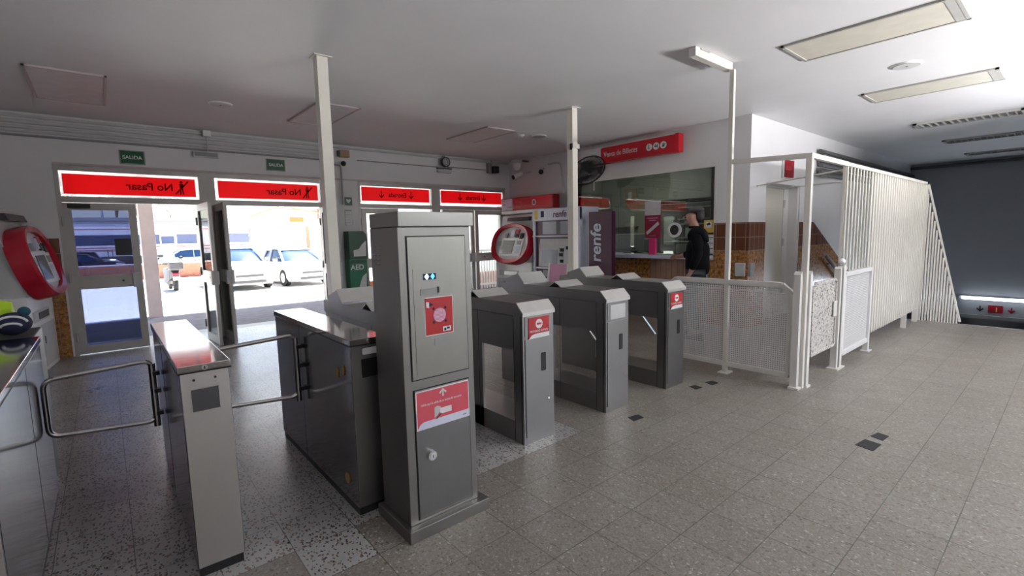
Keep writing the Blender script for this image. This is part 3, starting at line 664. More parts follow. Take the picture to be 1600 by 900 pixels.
# slatted screen
t = thing('slatted_screen', 'long cream screen of upright slats guarding the stairs', 'screen', (7.8, 1.63, 0))
x = 5.955; i = 0
while x < 9.77:
    z0 = 1.03 if x < 6.98 else .185
    box(x, x + .030, 1.622, 1.636, z0, 2.13, b=.002).build('slat', 'cream', t); x += .112; i += 1
bar(MB(), (5.93, 1.63, 2.145), (9.795, 1.63, 2.145), .02, .018).build('top_rail', 'cream', t)
bar(MB(), (6.97, 1.655, .20), (9.795, 1.655, .20), .012, .02).build('bottom_rail', 'cream', t)
box(5.945, 5.975, 1.64, 1.665, 1.1, 2.13).build('chipped_edge', 'cream_chip', t)
m = MB(); m.box(6.97, 9.797, 1.650, 1.656, .2, 2.13); m.build('backing_sheet', 'cream', t)
box(8.9, 8.95, 1.60, 1.66, 0, .2).build('leg', 'cream_chip', t); box(9.62, 9.68, 1.60, 1.66, 0, .2).build('leg', 'cream_chip', t)
f = MB(); Q = [(5.99, 1.0), (6.97, 1.0), (6.97, .14), (5.99, .14)]
for i in range(4): a, b = Q[i], Q[(i + 1) % 4]; bar(f, (a[0], 1.615, a[1]), (b[0], 1.615, b[1]), .02, .024)
f.build('mesh_panel_frame', 'wht_metal', t)
m = MB(); mesh_wires(m, 6.0, 6.96, .15, .99, lambda u, v, n: (u, 1.615 + n, v), .020, .0085); m.build('fine_mesh', 'wht_metal', t)
box(6.93, 6.985, 1.59, 1.645, 0, 1.0).build('leg', 'wht_metal', t); box(6.90, 7.04, 1.57, 1.66, 0, .012).build('foot_plate', 'wht_metal', t)
t = thing('stair_guard', 'triangular cream slatted guard at the head of the stairs', 'screen', (9.8, 1.4, 0))
y = 1.605; 
while y > 1.145:
    zt = 2.13 - (1.64 - y) / .50 * 2.1; box(9.802, 9.822, y - .022, y, .0, max(.06, zt), b=.002).build('slat', 'cream', t); y -= .0335
bar(MB(), (9.825, 1.60, 2.13), (9.825, 1.12, .03), .012, .010).build('sloping_rail', 'cream', t)
box(9.802, 9.835, 1.60, 1.66, 0, 2.12).build('corner_post', 'cream', t)
o = tag(MB().tube([(7.5, 3.19, 2.14), (6.02, 1.66, 2.10)], .011).build('stay_rod', 'cream'), 'upper thin cream rod tying the slatted screen to the wall', 'rod', 'thin stay rods behind the corner post')
o = tag(MB().tube([(8.6, 3.19, 2.16), (6.02, 1.70, 1.98)], .010).build('stay_rod', 'cream'), 'lower thin cream rod between the wall and the slatted screen', 'rod', 'thin stay rods behind the corner post')
MB().tube([(10.3, 3.10, 1.0), (12.2, 3.10, .12)], .035).tube([(10.7, 3.10, .815), (10.7, 3.2, .80)], .012).tube([(11.8, 3.10, .305), (11.8, 3.2, .29)], .012).build('stair_handrail', 'mgrey'); tag(bpy.data.objects['stair_handrail'], 'grey sloping handrail on the brown tiled stair wall', 'handrail')

# ------------------------------------------------------------------ ceiling fittings
def ceil_panel(x0, x1, y0, y1, label, cat, group, cov, frm, fw=.03, end=.0):
    t = thing('ceiling_light' if 'light' in cat else 'ceiling_cover', label, cat, ((x0 + x1) / 2, (y0 + y1) / 2, ZC), group=group)
    f = MB(); z0 = ZC - .018
    f.box(x0, x1, y0, y0 + fw, z0, ZC).box(x0, x1, y1 - fw, y1, z0, ZC).box(x0, x0 + fw, y0, y1, z0, ZC).box(x1 - fw, x1, y0, y1, z0, ZC)
    f.build('frame', frm, t)
    box(x0 + fw, x1 - fw, y0 + fw + end, y1 - fw, ZC - .012, ZC - .006).build('cover', cov, t)
    if end: box(x0 + fw, x1 - fw, y0 + fw, y0 + fw + end, ZC - .016, ZC - .006).build('end_plate', 'lampframe', t)
    return t
gl_ = 'unlit ceiling light panels'
ceil_panel(4.86, 5.46, .70, 1.90, 'unlit rectangular ceiling light nearest the camera at upper right', 'ceiling light', gl_, 'lampcov', 'lampframe', .025, .06)
ceil_panel(7.40, 8.02, .70, 1.92, 'unlit ceiling light further back, past the round ceiling disc', 'ceiling light', gl_, 'lampcov', 'lampframe', .03, .06)
gc = 'flat covers on the street side of the ceiling'
ceil_panel(-.43, .17, 6.36, 7.66, 'flat ceiling cover at the far left with a shiny rim', 'ceiling cover', gc, 'pinkcov', 'pillar', .02)
ceil_panel(2.12, 2.66, 6.08, 7.30, 'flat ceiling cover crossed by the nearest cream pole', 'ceiling cover', gc, 'pinkcov', 'pillar', .02)
ceil_panel(4.62, 5.20, 5.98, 7.14, 'flat ceiling cover above the Entrada signs', 'ceiling cover', gc, 'pinkcov', 'pillar', .02)
for k, (x0, x1, lb) in enumerate(((10.26, 10.7, 'open louvred ceiling light, first of the dark louvres'), (12.75, 13.2, 'open louvred ceiling light, second of the dark louvres'), (15.5, 15.9, 'open louvred ceiling light deepest over the stairs'))):
    t = thing('louvre_light', lb, 'ceiling light', ((x0 + x1) / 2, 1.3, ZC), group='louvred lights over the stairs')
    f = MB(); y0, y1 = .66, 1.93; f.box(x0, x0 + .03, y0, y1, ZC - .03, ZC).box(x1 - .03, x1, y0, y1, ZC - .03, ZC).box(x0, x1, y0, y0 + .05, ZC - .03, ZC).box(x0, x1, y1 - .05, y1, ZC - .03, ZC); f.build('frame', 'lampframe', t)
    box(x0 + .03, x1 - .03, y0 + .05, y1 - .05, ZC - .006, ZC - .002).build('backing', 'dgrey', t)
    m = MB(); y = y0 + .1
    while y < y1 - .08: m.box(x0 + .03, x1 - .03, y, y + .012, ZC - .035, ZC - .008); y += .09
    m.build('louvre_blade', 'mgrey' if k else 'lampframe', t)
def disc(x, y, r, label, mt='lgrey'):
    t = thing('ceiling_speaker', label, 'ceiling speaker', (x, y, ZC), group='round ceiling speakers')
    MB().cyl((x, y, ZC), (x, y, ZC - .012), r, r * .96, 32).build('rim', 'white', t, smooth=False)
    MB().cyl((x, y, ZC - .012), (x, y, ZC - .018), r * .86, r * .84, 32).build('grille', mt, t)
    MB().cyl((x, y, ZC - .018), (x, y, ZC - .021), r * .08).build('centre_screw', 'dgrey', t)
disc(6.48, 1.30, .135, 'white round ceiling disc between the two unlit light panels')
disc(1.23, 6.86, .13, 'round ceiling disc left of the nearest cream pole')
disc(5.80, 6.08, .13, 'round ceiling disc near the corner with the ticket machines', 'mgrey')
t = thing('smoke_detector', 'small white smoke detector on the ceiling near the corner camera', 'smoke detector', (5.5, 6.2, ZC))
MB().cyl((5.5, 6.2, ZC), (5.5, 6.2, ZC - .02), .06, n=24).build('base', 'white', t); MB().cyl((5.5, 6.2, ZC - .02), (5.5, 6.2, ZC - .05), .04, .03, 20).build('sensor_head', 'lgrey', t)

# ------------------------------------------------------------------ conduits and fittings on the street wall
gcn = 'grey conduits along the street wall'
for i, (z, r, x1, lb) in enumerate(((3.10, .022, 7.2, 'topmost conduit right under the ceiling of the street wall'), (3.03, .026, 3.2, 'second conduit from the top on the street wall'), (2.965, .022, 3.2, 'third conduit from the top on the street wall'), (2.915, .018, 3.1, 'fourth conduit from the top on the street wall'), (2.865, .016, 3.1, 'lowest thin dark conduit on the street wall'))):
    tag(MB().tube([(XL, YD - .028, z), (x1, YD - .028, z)], r).build('conduit', 'lgrey' if i < 4 else 'mgrey', smooth=True), lb, 'conduit', gcn)
tag(MB().tube([(3.66, YD - .015, 2.905), (5.36, YD - .015, 2.905)], .010).tube([(5.60, YD - .015, 2.92), (6.58, YD - .015, 2.93)], .010).build('thin_cable', 'mgrey'), 'thin grey cable along the street wall either side of the clock', 'cable')
def exit_sign(x0, x1, z0, z1, label):
    t = thing('exit_sign', label, 'exit sign', ((x0 + x1) / 2, YD, z0), group='green exit signs')
    box(x0 - .015, x1 + .015, YD - .012, YD, z0 - .012, z1 + .012).build('backing', 'mgrey', t)
    box(x0, x1, YD - .022, YD - .012, z0, z1).build('panel', 'green', t)
    text('SALIDA', (z1 - z0) * .40, 'paper', t, ((x0 + x1) / 2, YD - .0225, z0 + (z1 - z0) * .36), (1, 0, 0), (0, 0, 1), .002, align='CENTER', bold=True)
exit_sign(.285, .540, 2.60, 2.765, 'green SALIDA exit sign above the closed street door at left')
exit_sign(2.14, 2.40, 2.635, 2.80, 'green SALIDA exit sign nearer the cream pole')
t = thing('junction_box', 'small square white junction box below the ceiling at left', 'junction box', (1.32, YD, 3.09))
box(1.27, 1.37, YD - .12, YD - .056, 3.05, 3.14, b=.006).build('box_body', 'white', t); MB().tube([(1.32, YD - .07, 3.05), (1.32, YD - .07, 2.84)], .007).build('cable', 'lgrey', t)
t = thing('emergency_light', 'long grey emergency light on the street wall between the exit signs', 'emergency light', (1.29, YD, 2.75))
box(1.13, 1.46, YD - .06, YD, 2.75, 2.835, b=.008).build('housing', 'lgrey', t); box(1.15, 1.44, YD - .067, YD - .058, 2.765, 2.82).build('diffuser', 'mgrey', t)
t = thing('alarm_box', 'tan box on the conduits just right of the nearest cream pole', 'box', (3.4, YD, 2.95))
box(3.32, 3.49, YD - .10, YD, 2.93, 3.05, b=.008).build('housing', 'wood', t); box(3.29, 3.32, YD - .09, YD - .01, 2.94, 3.04).build('side_plate', 'dgrey', t)
t = thing('dome_camera', 'small black ball camera hanging under the tan box', 'camera', (3.37, YD, 2.8))
MB().ball((3.37, YD - .09, 2.815), .045).build('ball', 'black', t, smooth=True)
MB().tube(round_path([(3.15, YD - .06, 2.80), (3.33, YD - .06, 2.78), (3.33, YD - .06, 2.1)], .05, closed=False), .014).build('cable_pipe', 'mgrey', t)
t = thing('wall_clock', 'round black rimmed wall clock above the Entrada signs', 'clock', (5.48, YD, 3.0))
MB().cyl((5.48, YD - .09, 3.0), (5.48, YD - .15, 3.0), .10, n=32).build('rim', 'black', t); MB().cyl((5.48, YD - .15, 3.0), (5.48, YD - .153, 3.0), .080, n=32).build('dial', 'mgrey', t)
m = MB(); bar(m, (5.48, YD - .156, 3.0), (5.45, YD - .156, 3.055), .004, .002); bar(m, (5.48, YD - .156, 3.0), (5.50, YD - .156, 2.95), .003, .002); m.build('hand', 'paper', t)
box(5.46, 5.50, YD - .09, YD, 2.98, 3.13).build('bracket', 'mgrey', t)
t = thing('emergency_light', 'small pale emergency light directly under the wall clock', 'emergency light', (5.5, YD, 2.8))
box(5.33, 5.67, YD - .07, YD, 2.79, 2.87, b=.02).build('diffuser', 'lgrey', t); box(5.33, 5.67, YD - .072, YD, 2.872, 2.89).build('housing', 'dgrey', t)
t = thing('wall_camera', 'boxy black camera on a bracket in the corner of the street wall', 'camera', (6.78, YD, 2.95))
box(6.72, 6.86, YD - .16, YD - .02, 2.86, 3.01, b=.01).build('camera_body', 'black', t); box(6.62, 6.72, YD - .06, YD, 2.86, 3.08).build('bracket', 'mgrey', t); MB().tube([(6.75, YD - .02, 3.14), (6.75, YD - .02, 2.9)], .012).build('cable', 'mgrey', t)
t = thing('dome_camera', 'white corner dome camera above the red ticket machine light box', 'camera', (6.95, 8.0, 3.0))
MB().cyl((6.95, 8.0, 3.02), (6.95, 8.0, 3.09), .12, .12, 24).build('mount_plate', 'lgrey', t); MB().ball((6.95, 8.0, 2.99), (.09, .09, .12)).build('dome', 'white', t, smooth=True); box(6.9, XT, 7.97, 8.03, 3.07, 3.10).build('arm', 'dgrey', t)
t = thing('bullet_camera', 'left of two small white bullet cameras low in the corner', 'camera', (6.8, 7.9, 2.75), group='bullet cameras in the corner')
MB().cyl((7.02, 7.92, 2.80), (6.84, 7.98, 2.72), .045, .055).build('camera_body', 'white', t); MB().cyl((6.84, 7.98, 2.72), (6.82, 7.985, 2.712), .05).build('lens_front', 'black', t); MB().tube([(7.02, 7.92, 2.80), (XT, 7.92, 2.86)], .014).build('arm', 'lgrey', t)
t = thing('bullet_camera', 'right of two small white bullet cameras low in the corner', 'camera', (6.95, 7.3, 2.8), group='bullet cameras in the corner')
MB().cyl((7.12, 7.42, 2.83), (6.95, 7.25, 2.76), .045, .058).build('camera_body', 'white', t); MB().cyl((6.95, 7.25, 2.76), (6.94, 7.24, 2.755), .052).build('lens_front', 'black', t); MB().tube([(7.12, 7.42, 2.83), (XT, 7.5, 2.88)], .014).build('arm', 'lgrey', t)
tag(MB().tube(round_path([(XT - .02, 7.35, 2.95), (XT - .02, 6.98, 2.95), (XT - .02, 6.92, 2.32)], .15, closed=False), .02).build('curved_pipe', 'lgrey', smooth=True), 'white pipe curving down the ticket wall to the red light box', 'pipe')
t = thing('wall_siren', 'round pale siren on the ticket wall with a cable below it', 'siren', (XT, 6.15, 2.93))
MB().cyl((XT, 6.15, 2.93), (XT - .07, 6.15, 2.93), .085, .07, 24).build('housing', 'lgrey', t); MB().tube([(XT - .015, 6.15, 3.14), (XT - .015, 6.15, 2.98)], .01).tube([(XT - .015, 6.12, 2.88), (XT - .015, 6.12, 2.3)], .01).build('cable', 'lgrey', t)
# column with defibrillator
t = thing('heart_sign', 'small dark green heart sign above the notice on the defibrillator column', 'sign', (3.45, YD, 2.15))
box(3.385, 3.52, YD - .012, YD, 2.09, 2.235).build('panel', 'dgreen', t)
MB().prism([(3.452, 2.125), (3.49, 2.165), (3.495, 2.19), (3.475, 2.203), (3.452, 2.187), (3.429, 2.203), (3.409, 2.19), (3.414, 2.165)], 'y', YD - .015, YD - .012).build('heart_symbol', 'paper', t)
t = thing('framed_notice', 'small framed white notice between heart sign and defibrillator cabinet', 'notice', (3.44, YD, 1.87))
plate(3.375, 3.505, 1.73, 2.02, 'y', YD - .012, .011, .02).build('frame', 'lgrey', t); plate(3.383, 3.497, 1.738, 2.012, 'y', YD - .014, .002, .015).build('sheet', 'paper', t)
m = MB(); m.box(3.385, 3.495, YD - .0155, YD - .014, 1.985, 2.005); [m.box(3.395, 3.485, YD - .0155, YD - .014, 1.78 + i * .028, 1.784 + i * .028) for i in range(6)]; m.build('print', 'mgrey', t)
t = thing('defibrillator_cabinet', 'tall green AED defibrillator cabinet on the column by the doors', 'defibrillator', (3.5, YD, .5))
box(3.33, 3.66, YD - .20, YD, .45, 1.12).build('lower_body', 'aedg', t)
MB().prism([(3.33, 1.12), (3.66, 1.12), (3.67, 1.45), (3.65, 1.56), (3.60, 1.62), (3.33, 1.62)], 'y', YD - .24, YD).build('upper_case', 'dgreen', t)
MB().prism([(3.40, 1.17), (3.63, 1.17), (3.64, 1.45), (3.56, 1.38), (3.50, 1.30), (3.40, 1.28)], 'y', YD - .245, YD - .24).build('white_figure', 'paper', t)
MB().prism([(3.45, .50), (3.62, .50), (3.64, .86), (3.56, .80), (3.52, .70)], 'y', YD - .205, YD - .20).build('white_figure', 'paper', t)
text('AED', .13, 'paper', t, (3.345, YD - .208, .93), (1, 0, 0), (0, 0, 1), .004, bold=True)
box(3.34, 3.645, YD - .205, YD - .198, 1.045, 1.10).build('edge_strip', 'dgreen', t)

# ------------------------------------------------------------------ ticket machines
def oval(cx, cz, rx, rz, n=36, p=2.4):
    return [(cx + rx * abs(math.cos(a)) ** (2 / p) * (1 if math.cos(a) > 0 else -1), cz + rz * abs(math.sin(a)) ** (2 / p) * (1 if math.sin(a) > 0 else -1)) for a in [2 * PI * i / n for i in range(n)]]
def red_machine(loc, rz, label, Wd=1.22):
    """local: face towards -y, width along x (0..Wd), depth +y"""
    t = thing('ticket_machine', label, 'ticket machine', loc, rz, group='white and red ticket machines')
    box(.02, Wd - .02, .0, .50, .0, .93, b=.02).build('lower_body', 'white', t, local=True)
    MB().prism([(.0, .90), (.50, .90), (.50, 1.90), (.22, 1.90)], 'x', .05, Wd - .03).build('upper_body', 'lgrey', t, local=True)
    nrm = Vector((0, -1, .26)).normalized(); up = Vector((0, .26, 1)).normalized(); O = Vector((Wd / 2, -.03, 1.30))
    def on(u, v, d): return O + Vector((u, 0, 0)) + up * v + nrm * d
    def slab(poly, d0, d1): n = len(poly); return MB().add([on(p[0], p[1], d) for d in (d0, d1) for p in poly], [tuple(range(n)), tuple(range(2 * n - 1, n - 1, -1))] + [(i, i + n, (i + 1) % n + n, (i + 1) % n) for i in range(n)])
    o_ = oval(0, 0, Wd / 2, .43); i_ = oval(.02, .01, Wd / 2 - .09, .345)
    ring = MB(); n = len(o_)
    rings = [[on(*p, -.12) for p in o_], [on(*p, .05) for p in o_], [on(p[0] * .96, p[1] * .96, .075) for p in o_], [on(*p, .06) for p in i_], [on(*p, .0) for p in i_]]
    ring.loft(rings, caps=False); ring.build('red_surround', 'redg', t, smooth=True, local=True)
    f = slab(i_, -.02, .02).build('console', 'lgrey', t, local=True)
    slab([(-.33, -.26), (.36, -.26), (.42, .12), (-.28, .12)], .02, .035).build('keypad_plate', 'white', f, local=True)
    slab([(-.27, -.22), (.10, -.22), (.14, .07), (-.22, .07)], .035, .042).build('screen', 'screen', f, local=True)
    for a, b, c, d, mt in ((.20, .32, -.20, -.05, 'lilac'), (.22, .34, -.02, .06, 'mgrey'), (.28, .38, .10, .22, 'screen'), (-.20, -.12, .13, .22, 'mgrey'), (-.02, .10, .15, .28, 'lilac'), (.14, .22, .13, .20, 'black'), (.12, .24, .22, .30, 'redlbl'), (-.4, -.3, -.05, .05, 'mgrey')):
        slab([(a, c), (b, c), (b + .01, d), (a + .01, d)], .02, .045).build('control', mt, f, local=True)
    box(.16, .80, -.012, .004, .62, .74).build('ticket_tray_frame', 'lgrey', t, local=True); box(.34, .76, -.016, -.011, .64, .72).build('ticket_tray', 'screen', t, local=True)
    box(.08, Wd - .08, -.006, .0, .06, .56).build('service_door', 'lgrey', t, local=True); box(.5, .515, -.012, -.006, .33, .42).build('door_slot', 'black', t, local=True)
    MB().prism([(.12, 1.78), (.22, 1.78), (.25, 1.86), (.15, 1.86)], 'x', .3, 1.0).build('status_panel', 'dgrey', t, local=True)
    text('▪▪▪', .05, 'redlbl', t, (.75, .14, 1.80), (1, 0, 0), (0, .3, 1), .002).name = 'status_light'
    return t
# right machine: face towards -X : local x -> -Y world
red_machine((6.60, 8.40, 0), -PI / 2, 'white ticket machine with an oval red surround beside the purple one')
red_machine((-.70, 7.42, 0), PI / 2 - .13, 'white and red ticket machine seen side-on at the far left', 1.1)
t = thing('light_box', 'red light box sign Billetes over the oval ticket machine', 'sign', (7.0, 7.7, 2.02))
box(7.0, 7.18, 6.96, 8.62, 2.02, 2.30, b=.004).build('case', 'dred', t)
box(6.992, 7.0, 6.975, 8.22, 2.035, 2.285).build('red_face', 'red', t); box(6.992, 7.0, 8.22, 8.60, 2.035, 2.285).build('white_face', 'lilac', t)
text('Billetes', .075, 'pinklbl', t, (6.990, 8.12, 2.185), (0, -1, 0), (0, 0, 1), .002); text('Venta Automática', .075, 'pinklbl', t, (6.990, 8.12, 2.09), (0, -1, 0), (0, 0, 1), .002)
MB().cyl((6.993, 7.52, 2.165), (6.989, 7.52, 2.165), .065, n=24).build('pictogram_disc', 'paper', t); box(6.984, 6.989, 7.49, 7.515, 2.125, 2.205).box(6.984, 6.989, 7.525, 7.55, 2.125, 2.205).build('pictogram', 'dred', t)
text('renfe', .05, 'dgrey', t, (6.990, 8.56, 2.15), (0, -1, 0), (0, 0, 1), .002); text('Cercanías', .045, 'dgrey', t, (6.990, 8.42, 2.09), (0, -1, 0), (0, 0, 1), .002)
tag(box(6.9, 7.15, 7.15, 8.5, 1.95, 2.015).build('strip_light', 'white'), 'pale strip housing under the Billetes light box', 'light')
# purple self-service machine
PX, PY0, PY1 = 6.60, 5.88, 7.13
t = thing('ticket_machine', 'tall purple and lilac white ticket machine partly behind a cream pole', 'ticket machine', (PX, 6.5, 0))
box(PX + .03, 7.08, PY0 + .02, PY1 - .02, 0, 1.96).build('case', 'purple', t)
m = MB(); m.box(PX - .01, 7.1, PY0, PY0 + .05, 0, 1.98).box(PX - .01, 7.1, PY1 - .05, PY1, 0, 1.98).box(PX - .02, PX + .05, PY0, PY1, 1.75, 1.98, b=.008).box(PX - .03, PX + .05, PY0, PY1, 1.44, 1.465).box(PX - .03, PX + .05, PY0, PY1, .82, .845).box(PX - .02, PX + .05, PY0, PY1, .60, .625); m.build('lilac_frame', 'lilac', t)
tx = text('renfe', .17, 'purple', t, (PX - .023, 6.56, 1.81), (0, -1, 0), (0, 0, 1), .003, bold=True, shear=.15)
box(PX - .023, PX - .02, 6.97, 7.07, 1.78, 1.95).build('yellow_sticker', 'yellow', t); box(PX - .023, PX - .02, 6.80, 6.89, 1.82, 1.94).build('accessibility_sticker', 'blue', t)
box(PX + .015, PX + .031, 6.0, 6.88, 1.49, 1.73).build('display_window', 'screenw', t); box(PX + .012, PX + .016, 6.40, 6.50, 1.49, 1.73).build('window_divider', 'dgrey', t)
MB().prism([(PX - .04, .86), (PX + .03, .86), (PX + .03, 1.40), (PX + .02, 1.40), (PX - .01, 1.28)], 'y', 5.98, 6.95).build('console', 'lgrey', t)
MB().prism([(PX - .047, .90), (PX - .035, .90), (PX - .012, 1.19), (PX - .024, 1.19)], 'y', 6.45, 6.86).build('touch_screen', 'screenw', t)
m = MB(); [m.box(PX - .035, PX - .02, y, y + .09, z, z + .06) for y, z in ((6.28, 1.16), (6.12, 1.20), (6.3, 1.07), (6.28, .95), (6.02, 1.05), (6.02, .92))]; m.build('card_reader', 'screen', t)
box(PX - .012, PX + .031, 6.4, 6.86, .66, .79).build('ticket_tray', 'mgrey', t)
t = thing('totem_panel', 'dark purple totem panel with upright white lettering beside the window', 'sign panel', (6.67, 5.45, 0))
box(6.62, 6.72, 5.19, 5.70, 0, 1.865, b=.004).build('panel', 'purple', t)
text('renfe', .32, 'lilac', t, (6.616, 5.43, .98), (0, 0, 1), (0, 1, 0), .004, bold=True, shear=.1)
t = thing('tent_card', 'pink framed leaflet stand in front of the purple ticket machine', 'leaflet stand', (6.1, 5.9, 0))
MB().prism([(6.05, 0), (6.30, 0), (6.28, .96), (6.20, .96)], 'y', 5.80, 5.84).prism([(6.05, 0), (6.30, 0), (6.28, .96), (6.20, .96)], 'y', 6.26, 6.30).build('side_frame', 'white', t)
MB().prism([(6.17, .62), (6.18, .62), (6.21, .955), (6.20, .955)], 'y', 5.84, 6.26).build('poster', 'lpink', t)

# ------------------------------------------------------------------ ticket window
t = thing('ticket_window', 'wide framed ticket office window with reflections behind the standing man', 'window', (XT, 5.2, WZ0))
f = MB(); f.box(XT - .02, XT + .03, WY0 - .03, WY1, WZ1 - .07, WZ1 + .02).box(XT - .01, XT + .04, WY0 - .03, WY0 + .01, 1.11, WZ1); f.build('frame', 'wht_metal', t)
box(XT + .06, XT + .068, WY0 + .01, 4.86, 1.102, WZ1 - .06).build('glass_pane', 'winglass', t); box(XT + .06, XT + .068, 4.864, 5.60, 1.102, WZ1 - .06).build('glass_pane', 'winglass', t); box(XT + .06, XT + .068, 5.604, WY1, 1.102, WZ1 - .06).build('glass_pane', 'winglass', t)
tag(box(XT - .16, XT + .60, WY0 + .02, 6.6, 1.04, 1.10, b=.01).build('ticket_counter', 'lilac'), 'pale worktop running under the ticket window', 'counter')
t = thing('sign_box', 'long red Venta de Billetes light box over the ticket window', 'sign', (XT, 5.3, 2.75))
box(XT - .16, XT - .02, 4.26, 6.33, 2.755, 3.05, b=.005).build('case', 'red', t)
MB().prism([(4.34, 2.765), (5.74, 2.765), (5.79, 2.81), (5.83, 2.90), (5.83, 3.02), (5.80, 3.035), (4.34, 3.035)], 'x', XT - .168, XT - .16).build('red_face', 'red', t)
box(XT - .165, XT - .16, 5.6, 6.32, 2.765, 3.04).build('white_face', 'paper', t); box(XT - .167, XT - .155, 4.33, 6.33, 3.037, 3.05).build('white_rim', 'paper', t)
text('Venta de Billetes', .125, 'paper', t, (XT - .169, 5.76, 2.865), (0, -1, 0), (0, 0, 1), .002, squeeze=.86)
text('renfe', .06, 'dgrey', t, (XT - .166, 6.26, 2.90), (0, -1, 0), (0, 0, 1), .002)
for k, y in enumerate((4.80, 4.665, 4.53)):
    d_ = MB().cyl((XT - .168, y, 2.90), (XT - .172, y, 2.90), .058, n=26).build('pictogram_disc', 'paper', t)
    m = MB()
    if k == 0: m.box(XT - .175, XT - .172, y - .009, y + .009, 2.865, 2.915).cyl((XT - .172, y, 2.93), (XT - .175, y, 2.93), .010)
    elif k == 1: m.box(XT - .175, XT - .172, y - .03, y + .03, 2.885, 2.91).box(XT - .175, XT - .172, y - .035, y - .025, 2.865, 2.93).cyl((XT - .172, y + .012, 2.925), (XT - .175, y + .012, 2.925), .010)
    else: m.box(XT - .175, XT - .172, y - .022, y + .022, 2.87, 2.90).cyl((XT - .172, y, 2.915), (XT - .175, y, 2.915), .014).box(XT - .175, XT - .172, y - .034, y - .026, 2.89, 2.925)
    m.build('pictogram', 'dgrey', d_)
# wall fan
t = thing('wall_fan', 'round black wire wall fan under the Venta de Billetes sign', 'fan', (6.95, 6.05, 2.6))
fc = Vector((6.72, 5.80, 2.60)); fn = Vector((-.226, -.676, -.735)).normalized(); fu = fn.orthogonal().normalized(); fw_ = fn.cross(fu)
cage = MB()
for r, d in ((.32, 0), (.25, .045), (.17, .065), (.06, .075), (.32, .0), (.27, -.06)): cage.tube([fc + fn * d + (fu * math.cos(a) + fw_ * math.sin(a)) * r for a in [2 * PI * i / 32 for i in range(32)]], .004 if r < .32 else .011, 6, True)
for i in range(84):
    a = 2 * PI * i / 84; q = fu * math.cos(a) + fw_ * math.sin(a)
    cage.tube([fc + q * .32, fc + q * .25 + fn * .045, fc + q * .17 + fn * .065, fc + q * .03 + fn * .078], .0034, 4); cage.tube([fc + q * .32, fc + q * .25 - fn * .06, fc + q * .05 - fn * .09], .0034, 4)
cage.build('wire_cage', 'fanmesh', t)
bl_ = MB()
for i in range(3):
    a = 2 * PI * i / 3 + .3; q = fu * math.cos(a) + fw_ * math.sin(a); s_ = fu * -math.sin(a) + fw_ * math.cos(a)
    bl_.loft([[fc + q * .03 + s_ * .02, fc + q * .03 - s_ * .02, fc + q * .03 - s_ * .02 + fn * .004, fc + q * .03 + s_ * .02 + fn * .004], [fc + q * .27 + s_ * .10, fc + q * .27 - s_ * .07 + fn * .03, fc + q * .27 - s_ * .07 + fn * .034, fc + q * .27 + s_ * .10 + fn * .004]])
bl_.build('fan_blade', 'dgrey', t); MB().cyl(fc - fn * .14, fc + fn * .03, .06, .05).build('motor', 'black', t); MB().tube([fc - fn * .12, (6.95, 6.03, 2.62), (XT, 6.05, 2.62)], .02).build('arm', 'black', t)
t = thing('added_office_lamp', 'flat lamp added out of view above the ticket window to brighten the office', 'lamp', (8.7, 6.0, ZC))
box(8.5, 8.9, 5.4, 6.6, ZC - .06, ZC - .0).build('housing', 'white', t); light('added_office_fill', 'AREA', (8.7, 6.0, ZC - .07), (8.7, 6.0, 0), 24, (1, 1, .9), shape='RECTANGLE', size=.35, size_y=1.1)  # housing and light added to brighten the room behind the glass
# things on and behind the glass (in the office or stuck to the pane)
def poster(name, label, y0, y1, z0, z1, mt, x=XT + .055, cat='poster'):
    t = thing(name, label, cat, (x, (y0 + y1) / 2, z0)); box(x - .004, x, y0, y1, z0, z1).build('sheet', mt, t); return t
t = poster('poster', 'white and crimson poster with a slanted banner stuck on the ticket window', 4.705, 5.02, 1.385, 2.02, 'mag')
box(XT + .049, XT + .051, 4.705, 5.02, 1.78, 2.02).build('white_header', 'paper', t)
MB().prism([(4.99, 1.49), (4.97, 1.44), (4.73, 1.62), (4.755, 1.67)], 'x', XT + .048, XT + .051).build('slanted_banner', 'paper', t)
m = MB(); m.box(XT + .048, XT + .051, 4.76, 4.97, 1.72, 1.74).box(XT + .048, XT + .051, 4.80, 4.93, 1.68, 1.70).box(XT + .048, XT + .051, 4.80, 4.93, 1.42, 1.43); m.build('print', 'lpink', t)
t = thing('ring_intercom', 'round white rimmed speaker opening in the ticket window glass', 'intercom', (XT, 4.43, 1.5))
yc, zc, x_ = 4.43, 1.515, XT + .05
m = MB(); o1 = [(x_ - .0, yc + .125 * math.cos(a), zc + .125 * math.sin(a)) for a in [2 * PI * i / 32 for i in range(32)]]; i1 = [(x_, yc + .085 * math.cos(a), zc + .085 * math.sin(a)) for a in [2 * PI * i / 32 for i in range(32)]]
m.loft([o1, [(x_ - .03, p[1], p[2]) for p in o1], [(x_ - .03, p[1], p[2]) for p in i1], i1], caps=False); m.build('white_ring', 'white', t)
MB().cyl((x_, yc, zc), (x_ - .012, yc, zc), .085, n=32).build('dark_membrane', 'black', t)
t = poster('leaflet_box', 'bright pink and blue leaflet box standing on the ticket counter', 4.78, 4.90, 1.10, 1.38, 'pink', cat='leaflet box')
box(XT + .05, XT + .052, 4.79, 4.86, 1.28, 1.36).build('blue_print', 'teal', t); box(XT - .0, XT + .05, 4.78, 4.90, 1.10, 1.38).build('box_body', 'pink', t)
